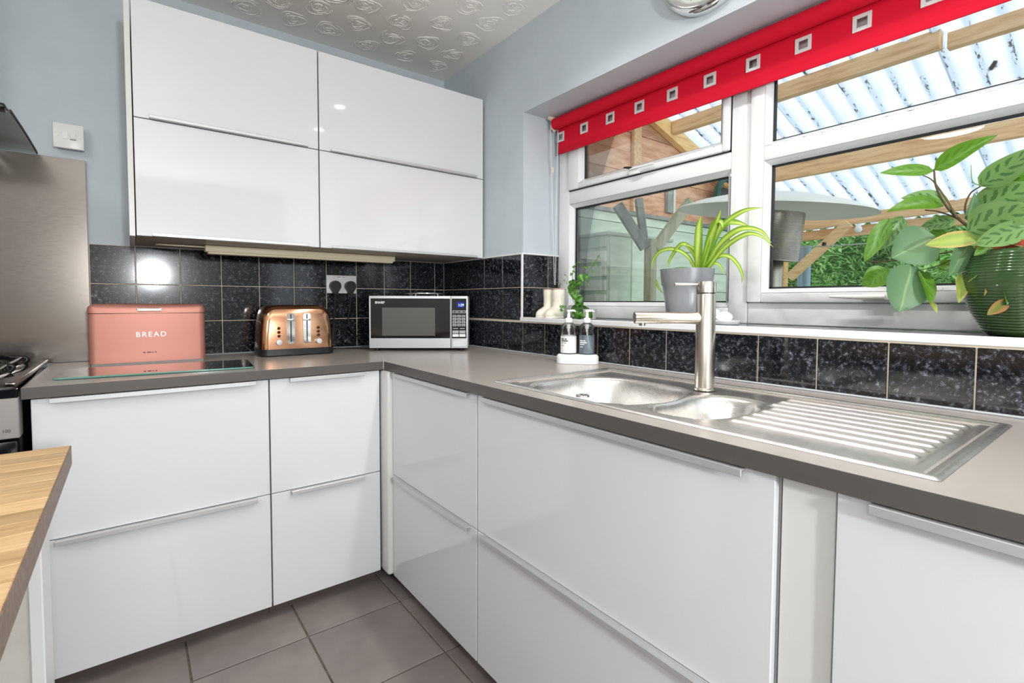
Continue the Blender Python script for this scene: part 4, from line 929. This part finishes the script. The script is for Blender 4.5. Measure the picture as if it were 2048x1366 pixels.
# ------------------------------------------------------------------ wall clock above the window
CK = thing('wall_clock', 'round chrome wall clock above the window, only its lower rim in view', 'clock', (0, -1.60, 2.22))
mk('rim', lathe([(.122, .004), (.128, -.022), (.140, -.030), (.154, -.026), (.160, -.012), (.160, .007)], (0, -1.60, 2.22), 56, 'x'), MT['chrome'], CK, 60)
mk('dial', lathe([(0, -.006), (.125, -.006), (.125, .007)], (0, -1.60, 2.22), 48, 'x'), P('pale_dial', s2l(226, 232, 224), .4), CK, 40)
for ang, ln, wd in ((.5, .085, .004), (2.6, .06, .005)):
    d_ = Vector((0, math.cos(ang), math.sin(ang))); mk('hand', tube([Vector((-.010, -1.60, 2.22))-d_*.015, Vector((-.010, -1.60, 2.22))+d_*ln], [wd*.6, wd*.3], 6), MT['black'], CK)
for k in range(12):
    a = k*PI/6; p = Vector((-.0065, -1.60+.105*math.cos(a), 2.22+.105*math.sin(a))); q = p+Vector((0, .012*math.cos(a), .012*math.sin(a)))
    mk('hour_mark', tube([p, q], .0018, 4), MT['black'], CK)

# ------------------------------------------------------------------ cooker
CKR = thing('cooker', 'freestanding gas cooker with black hob and steel fascia at the left edge', 'cooker', (-1.99, -.35, FZ))
x1c, x0c = -1.692, -2.29
mk('body', box((x0c, -.62, FZ), (x1c, -.02, .925), .002, 1), MT['black'], CKR)
mk('hob_top', box((x0c, -.665, .925), (x1c-.006, -.02, .945), .004, 2), MT['blackgloss'], CKR, 40)
bm = bmesh.new(); add_box(bm, (x1c-.026, -.665, .944), (x1c-.002, -.03, .956), .004, 3); mk('edge_rail', bm, MT['splash'], CKR, 40)
mk('hob_recess', box((x0c+.03, -.62, .9455), (x1c-.065, -.06, .9475)), MT['black'], CKR)
mk('inner_rail', box((x1c-.068, -.625, .944), (x1c-.060, -.055, .9545), .002, 1), MT['splash'], CKR)
mk('front_strip', box((x0c, -.672, .9155), (x1c-.001, -.655, .938), .001, 1), MT['blackgloss'], CKR)
fa = mk('fascia', box((x0c, -.676, .808), (x1c+.002, -.62, .9145), .002, 1), P('fascia_steel', s2l(166, 161, 157), .42, .4), CKR)
text('fascia_lettering', 'OUT 100', .0115, MT['ink'], fa, Vector((-1.7065, -.6764, .829))-parent_off(fa), (1, 0, 0), (0, 0, 1), .0003, 'RIGHT')
dr = mk('oven_door', box((x0c+.002, -.672, .19), (x1c-.004, -.62, .800), .003, 2), MT['blackgloss'], CKR, 40)
mk('door_handle', tube([(x0c+.06, -.71, .72), (x1c-.06, -.71, .72)], .009, 12), MT['splash'], dr, 40)
mk('lower_drawer', box((x0c+.002, -.668, .07), (x1c-.006, -.62, .185), .003, 2), MT['blackgloss'], CKR, 40)
for bx_, by_ in ((-1.86, -.20), (-2.12, -.20), (-1.86, -.48), (-2.12, -.48)):
    br_ = mk('burner', lathe([(0, .024), (.036, .024), (.040, .020), (.040, .014), (.052, .012), (.055, .002), (0, .002)], (bx_, by_, .946), 28), MT['black'], CKR, 40)
for bx_ in (-1.86, -2.12):
    bm = bmesh.new()
    for yy in (-.60, -.34, -.08): add_tube(bm, bez([(bx_-.105, yy, .9475), (bx_-.1, yy, .972), (bx_+.1, yy, .972), (bx_+.105, yy, .9475)], 12), .0065, 8)
    for by_ in (-.20, -.48):
        for a in range(4):
            d_ = Vector((math.cos(a*PI/2+PI/4), math.sin(a*PI/2+PI/4), 0)); c_ = Vector((bx_, by_, 0))
            add_tube(bm, bez([c_+d_*.028+Vector((0, 0, .982)), c_+d_*.07+Vector((0, 0, .985)), c_+d_*.105+Vector((0, 0, .975)), c_+d_*.13+Vector((0, 0, .9475))], 9), .0062, 8)
    for sx in (-.1, .1): add_tube(bm, [(bx_+sx, -.60, .970), (bx_+sx, -.08, .970)], .006, 8)
    mk('pan_support', bm, MT['black'], CKR, 60)
for k in range(5): mk('knob', lathe([(.021, .0), (.021, -.018), (.017, -.024), (0, -.024)], (-2.23+.095*k, -.676, .868), 20, 'y'), MT['splash'], CKR, 40)

# ------------------------------------------------------------------ oak-topped table
TBZ = .910
TB = thing('kitchen_table', 'oak block topped breakfast table in the left foreground', 'table', (-1.95, -1.85, FZ), math.radians(0))
tx1, tx0, ty1, ty0 = -1.539, -2.45, -1.300, -2.30; sw = .0415; k = 0
skew = .16
rd = random.Random(3); yy = ty1
mk('core', box((tx0+.003, ty0+.003, TBZ-.034), (tx1-.002, ty1-.003, TBZ-.012)), MT['oakedge'], TB)
while yy > ty0+.01:
    xa = tx1; first = rd.choice([.16, .3, .42, .24])
    while xa > tx0+.01:
        ln = first if first else rd.uniform(.28, .5); first = None; xb = max(tx0, xa-ln)
        mk('stave', box((xb+.0002, max(yy-sw, ty0)+.0002, TBZ-.013), (xa-.0002, yy-.0002, TBZ), .0008, 1), MT['oak'], TB); xa = xb
    yy -= sw
mk('edge_band', box((tx1-.0015, ty0, TBZ-.034), (tx1+.0015, ty1, TBZ-.0008)), MT['oakedge'], TB)
mk('edge_band', box((tx0, ty1-.0015, TBZ-.034), (tx1, ty1+.0012, TBZ-.0008)), MT['oakedge'], TB)
MT['tablepaint'] = Pn('cream_painted_board', s2l(196, 188, 176), s2l(208, 202, 192), 9, .55)
mk('under_rail', box((tx0+.02, ty0+.02, TBZ-.039), (tx1-.008, ty1-.02, TBZ-.034)), MT['white'], TB)
mk('end_panel', box((-1.72, -1.42, FZ), (-1.585, -1.405, TBZ-.039), .001, 1), MT['tablepaint'], TB)
mk('end_post', box((-1.586, -1.424, FZ), (-1.568, -1.330, TBZ-.039), .002, 1), MT['white'], TB)
mk('dark_cupboard', box((tx0+.05, -2.2, FZ), (-1.722, -1.40, TBZ-.039), .002, 1), MT['black'], TB)

# ------------------------------------------------------------------ ceiling spotlights (above the picture)
SB = thing('spotlight_bar', 'chrome ceiling bar with three small spotlights above the worktop', 'light', (-.41, -1.72, CZ))
mk('bar', tube([(-.43, -1.15, CZ-.03), (-.392, -2.28, CZ-.03)], .011, 12), MT['chrome'], SB, 60)
mk('mount', lathe([(0, -.04), (.05, -.03), (.055, 0), (0, 0)], (-.41, -1.72, CZ), 28), MT['chrome'], SB, 60)
MT['lampglow'] = P('lamp_glass', (1, 1, 1), .3, emit=(1, .96, .9, 1), es=22)
for k, (lx, ly) in enumerate(((-.424, -1.272), (-.405, -1.74), (-.395, -2.18))):
    hd_ = mk('lamp_head', lathe([(.012, -.04), (.030, -.055), (.034, -.095), (.031, -.095), (.028, -.06), (.010, -.05)], (lx, ly, CZ), 24), MT['chrome'], SB, 60)
    mk('bulb', lathe([(0, -.060), (.026, -.062), (.028, -.088), (0, -.094)], (lx, ly, CZ), 20), MT['lampglow'], hd_, 60)
    l = bpy.data.lights.new('spot_lamp', 'SPOT'); l.energy = 24; l.spot_size = math.radians(140); l.spot_blend = .9; l.shadow_soft_size = .035; l.color = (1, .98, .95)
    lo_ = bpy.data.objects.new('spot_lamp', l); COL.objects.link(lo_); lo_.location = (lx, ly, CZ-.10); lo_.rotation_euler = (math.radians(0), 0, 0)
# uplighter standing at the far end of the room behind the camera
FLP = thing('floor_lamp', 'floor lamp with an open bowl at the far end of the room', 'lamp', (-1.25, -4.05, FZ))
mk('base', lathe([(0, 0), (.13, 0), (.13, .015), (.02, .03), (0, .03)], (-1.25, -4.05, FZ), 28), MT['nickel'], FLP, 40)
mk('pole', tube([(-1.25, -4.05, FZ+.03), (-1.25, -4.05, 1.20)], .011, 12), MT['nickel'], FLP, 60)
mk('bowl', lathe([(0, 0), (.05, .005), (.10, .04), (.13, .085), (.127, .085), (.097, .044), (.05, .010), (0, .006)], (-1.25, -4.05, 1.19), 32), MT['nickel'], FLP, 60)
l = bpy.data.lights.new('floor_lamp_light', 'POINT'); l.energy = 130; l.shadow_soft_size = .075; l.color = (.91, .965, 1)
lo_ = bpy.data.objects.new('floor_lamp_light', l); COL.objects.link(lo_); lo_.location = (-1.25, -4.05, 1.46)
# added fill: glowing opal shade and lamp, out of the picture
MT['opal'] = P('opal_glass', (1, 1, 1), .4, emit=(1, .99, .97, 1), es=6)
for lb, lx, ly, en in (('added round opal fill light on the ceiling in front of the cooker', -2.5, -1.55, 7),):
    CL = thing('ceiling_fill', lb, 'light', (lx, ly, CZ))
    mk('opal_shade', lathe([(0, -.075), (.12, -.07), (.17, -.045), (.18, -.012), (.18, 0)], (lx, ly, CZ), 40), MT['opal'], CL, 60)
    area('ceiling_fill_lamp', (lx, ly, CZ-.09), (lx, ly, 0), .34, .34, en, (.99, .995, 1), 'DISK')

# ------------------------------------------------------------------ outside: canopy
GZ = -.08
struct(mk('ground', box((.33, -6, GZ-.1), (14, 8, GZ)), Pn('patio_paving', s2l(150, 146, 140), s2l(176, 172, 164), 12, .8)))
XA, ZA, SL_ = 2.088, 2.613, .33
def roofz(x): return ZA-SL_*(x-XA)
CR = thing('canopy_roof', 'corrugated clear plastic canopy roof outside the window', 'canopy roof', (2.2, -1.5, 2.6))
WLEN, AMP, XR0, XR1 = .126, .026, .34, 4.25
sheetw = WLEN*7
for k in range(6):
    y_a = .12-k*sheetw; bm = bmesh.new(); prev = None; n = 56
    for i in range(n+1):
        yy = y_a-(sheetw+WLEN*.12)*i/n; dz = AMP*math.sin(2*PI*yy/WLEN)+.021+.004*(k % 2)
        cur = [bm.verts.new((x, yy, roofz(x)+dz)) for x in (XR0, 1.3, 2.3, 3.3, XR1)]
        if prev:
            for a in range(4): bm.faces.new((prev[a], prev[a+1], cur[a+1], cur[a]))
        prev = cur
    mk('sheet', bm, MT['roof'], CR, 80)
def timber(name, label, p0, p1, wdt, hgt, mat, cat='beam', group=None, parent=None):
    """squared timber from p0 to p1 (centre line of its top edge)"""
    p0, p1 = Vector(p0), Vector(p1); d = (p1-p0); L = d.length; d.normalize(); sd = d.cross(Vector((0, 0, 1)))
    sd = Vector((0, 1, 0)) if sd.length < 1e-4 else sd.normalized(); up = sd.cross(d)
    bm = bmesh.new(); add_box(bm, (0, -wdt/2, -hgt), (L, wdt/2, 0), .003, 1)
    m = Matrix((d, sd, up)).transposed().to_4x4(); m.translation = p0; bmesh.ops.transform(bm, matrix=m, verts=bm.verts)
    o = mk(name, bm, mat, parent)
    if parent is None: tag(o, label, cat, group)
    return o
gz = 'canopy purlins'
timber('purlin', 'upper roof beam outside, ending in a cut joint near the top right', (XA, -.06, ZA), (XA, -1.69, ZA+.022), .06, .10, MT['pine'], 'beam', gz)
timber('purlin', 'short roof beam outside continuing past the joint at the top right', (XA+.02, -1.715, ZA-.005), (XA+.02, -3.9, ZA+.0), .05, .085, MT['pine'], 'beam', gz)
timber('purlin', 'middle roof beam outside, crossing behind the prayer plant leaves', (2.989, -.06, 2.314), (2.989, -3.9, 2.302), .06, .115, MT['pine'], 'beam', gz)
timber('purlin', 'upper of the two outer beams at the low edge of the canopy', (3.98, -.06, 1.978), (3.98, -3.9, 2.07), .06, .09, MT['pine'], 'beam', gz)
timber('purlin', 'lower of the two outer beams, above the hedge', (4.05, -.06, 1.882), (4.05, -3.9, 1.93), .05, .09, MT['pine'], 'beam', gz)
timber('rafter', 'yellowish sloping rafter along the gable boards', (.36, -.028, roofz(.36)-.005), (4.1, -.028, roofz(4.1)-.005), .055, .12, MT['pinex'], 'beam')
timber('diagonal_brace', 'slanting timber brace between post and outer beam', (3.90, -.155, 1.452), (3.90, -.66, 1.935), .05, .085, MT['pine'], 'brace')
o = tag(mk('canopy_post', box((3.92, -.135, GZ), (3.99, -.062, 1.885), .003, 1), MT['pinex']), 'outer timber post half hidden behind the patio heater', 'post')
bm = bmesh.new()
for yq in (-.200, -.262): add_cyl(bm, (4.12, yq, GZ), (4.12, yq, 1.75), .030, None, 16)
add_box(bm, (4.10, -.285, GZ), (4.11, -.175, 1.75))
tag(mk('drain_pipes', bm, P('pale_blue_plastic', s2l(150, 176, 198), .4), None, 50), 'pale blue ribbed downpipe below the slanting brace', 'downpipe')
# gable wall: boards
GW = emptystruct('wall_gable', (.33, .0, GZ)); ZS = 1.865
bz = ZS; i = 0
while bz < 3.2:
    zt_ = bz+.148
    xe = min(4.05, XA+(ZA-bz)/SL_); xe2 = min(4.05, XA+(ZA-zt_)/SL_)
    if xe > .45: mk('plank', prism([(.345, bz), (xe, bz), (max(xe2, .36), zt_-.004), (.345, zt_-.004)], 'y', .002+.004*(i % 2), .03), MT['plank'], GW)
    bz = zt_; i += 1
mk('ledge', box((.345, -.018, ZS-.03), (4.05, .03, ZS-.002), .002, 1), MT['greydark'], GW)
bz = GZ
while bz < ZS-.06:
    zt_ = min(bz+.168, ZS-.03); mk('plank', box((.345, .004, bz+.002), (4.05, .03, zt_-.003), .002, 1), MT['greenboard'], GW); bz = zt_
mk('backing', box((.345, .031, GZ), (4.05, .05, 1.99)), MT['greydark'], GW)
for xq, za, zb2, wq, mt_ in ((1.683, 1.86, 2.62, .085, 'pine'), (2.11, 1.90, 2.14, .07, 'greydark'), (2.165, 1.90, 2.13, .028, 'slatlight')):
    mk('batten', box((xq-wq/2, -.03, za), (xq+wq/2, .0, min(zb2, roofz(xq)-.03)), .002, 1), MT[mt_], GW)
# post with raking struts
PP = thing('forked_post', 'weathered grey post with forked struts outside the left pane', 'post', (.93, -.55, GZ))
pp = at(1300, 560, .93); px_, py_ = pp.x, pp.y
mk('post', box((px_-.026, py_-.026, GZ), (px_+.026, py_+.026, 1.53), .004, 1), MT['greypost'], PP)
pl_ = at(1243, 404, .80); pr_ = at(1374, 396, 1.14)
timber('strut', '', (px_-.01, py_, 1.49), pl_, .045, .055, MT['greydark'], parent=PP)
timber('strut', '', (px_+.01, py_, 1.49), pr_, .045, .055, MT['greypost'], parent=PP)
pc_ = at(1284, 396, .90); timber('strut', '', (px_, py_+.02, 1.52), pc_, .035, .04, MT['greydark'], parent=PP)
# tall pale green cupboard with slatted side
cn = at(1215, 462, .80)
GCB = thing('garden_cupboard', 'pale green garden cupboard with sunlit-coloured slatted side behind the left pane', 'cupboard', (cn.x+.25, cn.y+.2, GZ))
mk('body', box((cn.x+.012, cn.y+.005, GZ), (cn.x+.62, -.03, cn.z-.02), .003, 1), MT['greenboard'], GCB)
mk('top', box((cn.x-.005, cn.y-.008, cn.z-.02), (cn.x+.64, -.025, cn.z), .003, 1), MT['greenboard'], GCB)
zq = .9
while zq < cn.z-.08:
    mk('slat', box((cn.x-.004, cn.y+.012, zq), (cn.x+.012, -.04, zq+.062), .002, 1), MT['slatlight'] if zq < 1.42 else MT['greenboard'], GCB); zq += .085  # lower slats coloured as if sunlit
for k in range(3): mk('door_board', box((cn.x+.02+.2*k, cn.y-.006, GZ+.05), (cn.x+.212+.2*k, cn.y+.006, cn.z-.03), .003, 1), MT['greenboard'], GCB)
# hose reel
HR = thing('hose_reel', 'dark green coiled garden hose hanging on the gable boards', 'hose', (2.80, -.12, 2.066))
bm = bmesh.new(); pts = []
for k in range(180):
    a = k/180*2*PI*6; lay = k//30; pts.append((2.80+(.175+.010*(lay % 3))*math.cos(a), -.115-.016*(lay//2)-.004*math.sin(a*.7), 2.066+(.175+.010*(lay % 3))*math.sin(a)))
add_tube(bm, pts, .014, 7); mk('hose', bm, P('green_hose', s2l(50, 96, 84), .45), HR, 60)
mk('reel', lathe([(0, -.07), (.05, -.07), (.11, -.055), (.12, -.03), (.12, -.004)], (2.80, -.06, 2.066), 28, 'y'), P('dark_reel', s2l(70, 66, 66), .6), HR, 40)
mk('drooping_end', tube(bez([(2.93, -.14, 2.19), (3.00, -.15, 2.1), (3.01, -.15, 1.98), (3.0, -.15, 1.9)], 12), .012, 8), P('green_hose_end', s2l(60, 110, 92), .45), HR, 60)
# patio heater
HC = Vector((.838, -1.408, 0)); HT = thing('patio_heater', 'steel patio heater with wide shallow hood just outside the window', 'patio heater', (HC.x, HC.y, GZ))
tilt = Matrix.Rotation(math.radians(3.6), 4, Fv) @ Matrix.Rotation(math.radians(5.2), 4, Rv)
def tilted(bm):
    bmesh.ops.transform(bm, matrix=Matrix.Translation(Vector((HC.x, HC.y, 1.55))) @ tilt @ Matrix.Translation(-Vector((HC.x, HC.y, 1.55))), verts=bm.verts); return bm
MT['hood'] = P('white_metal_hood', s2l(246, 240, 228), .4, 0.)
mk('hood', tilted(lathe([(0, .080), (.06, .079), (.19, .060), (.30, .033), (.386, .0), (.390, -.005), (.384, -.005), (.30, .026), (.19, .052), (0, .072)], (HC.x, HC.y, 1.575), 48)), MT['hood'], HT, 60)
mk('burner_screen', tilted(lathe([(.133, 0), (.133, -.20), (.136, -.203), (.136, -.206), (.11, -.206), (.11, -.19)], (HC.x, HC.y, 1.565), 40)), steel('perforated_screen', s2l(150, 144, 134), .28, (1, 1, 8)), HT, 60)
mk('pole', lathe([(.052, 1.365), (.055, 1.36), (.055, GZ+.08), (.2, GZ+.06), (.22, GZ), (0, GZ)], (HC.x, HC.y, 0), 32), steel('heater_pole', s2l(176, 166, 150), .3, (1, 1, 8)), HT, 60)
# festoon lights
FL = thing('festoon_lights', 'string of clear bulbs hanging under the outer beam', 'string lights', (3.7, -1, 1.9))
bm = bmesh.new(); add_tube(bm, bez([(3.78, -.07, 1.70), (3.7, -.393, 1.693), (3.7, -1.02, 1.684), (3.72, -1.7, 1.70), (3.72, -3.0, 1.76)], 24), .006, 6); mk('wire', bm, P('grey_wire', s2l(170, 172, 170), .5), FL, 60)
mk('upper_wire', tube(bez([(3.9, -.14, 1.872), (3.72, -.60, 1.862), (3.7, -.83, 1.868), (3.7, -1.41, 1.852), (3.72, -2.2, 1.87)], 24), .0035, 6), P('clear_wire', s2l(214, 190, 160), .5), FL, 60)
MT['bulb'] = P('clear_bulb', s2l(236, 240, 238), .1)
for yq, zq in ((-.827, 1.862), (-1.41, 1.848), (-2.0, 1.862)):
    mk('bulb', lathe([(0, -.078), (.018, -.073), (.029, -.052), (.024, -.030), (.013, -.012), (.012, 0), (0, 0)], (3.7, yq, zq), 20), MT['bulb'], FL, 60)
mk('bulb_holder', tube([(3.7, -.56, 1.695), (3.7, -.565, 1.725)], .018, 10), MT['black'], FL, 60)

# hedge
rd = random.Random(11); bm = bmesh.new()
def hx(y, z): return 5.55+.22*math.sin(2.1*y+1.3*z)+.16*math.sin(5.3*y-2.2*z+1)+.10*math.sin(9*z+3*y)
for k in range(30000):
    y_, z_ = rd.uniform(-3.4, 1.9), rd.uniform(.9, 2.75); x_ = hx(y_, z_)+rd.uniform(-.14, .12)
    c = Vector((x_, y_, z_)); d = Vector((rd.uniform(-.9, .1), rd.uniform(-1, 1), rd.uniform(-.75, .25))).normalized(); L = rd.uniform(.05, .13)
    s_ = d.cross(Vector((rd.uniform(-.4, .4), rd.uniform(-.4, .4), 1))).normalized()*L*rd.uniform(.08, .15)
    v0, v1, v2, v3 = bm.verts.new(c), bm.verts.new(c+d*L*.45+s_), bm.verts.new(c+d*L), bm.verts.new(c+d*L*.45-s_+Vector((0, 0, .01)))
    bm.faces.new((v0, v1, v2, v3))
HG = thing('hedge', 'dense green conifer hedge beyond the canopy', 'hedge', (5.6, -.7, GZ))
t = NT('conifer_frond'); v = t.coords(); nz = t.noise(v, 3.5, 4); n2 = t.noise(v, 24, 2)
mxn = t.n('ShaderNodeMath', operation='MULTIPLY_ADD'); mxn.inputs[1].default_value = .5; t.l(n2.outputs[0], mxn.inputs[0]); mq = t.n('ShaderNodeMath', operation='MULTIPLY'); mq.inputs[1].default_value = .5; t.l(nz.outputs[0], mq.inputs[0]); t.l(mq.outputs[0], mxn.inputs[2])
r = t.ramp(mxn.outputs[0], [(.36, s2l(110, 164, 88)), (.5, s2l(172, 218, 136)), (.64, s2l(222, 246, 190))]); t.l(r.outputs[0], t.p.inputs['Base Color']); t.p.inputs['Roughness'].default_value = .6
tlh = t.n('ShaderNodeBsdfTranslucent'); t.l(r.outputs[0], tlh.inputs[0]); mxh = t.n('ShaderNodeMixShader'); mxh.inputs[0].default_value = .4
t.l(t.p.outputs[0], mxh.inputs[1]); t.l(tlh.outputs[0], mxh.inputs[2]); t.l(mxh.outputs[0], t.out.inputs[0])
fo = mk('foliage', bm, t.m, HG); fo['kind'] = 'stuff'
bm = bmesh.new(); gy, gzn = 40, 24; Gd = [[bm.verts.new((hx(-3.5+5.5*a/gy, GZ+2.75*b/gzn)+.16, -3.5+5.5*a/gy, GZ+2.75*b/gzn)) for b in range(gzn+1)] for a in range(gy+1)]
for a in range(gy):
    for b in range(gzn): bm.faces.new((Gd[a][b], Gd[a+1][b], Gd[a+1][b+1], Gd[a][b+1]))
mk('inner_mass', bm, P('dark_foliage', s2l(84, 128, 72), .8), HG, 80)
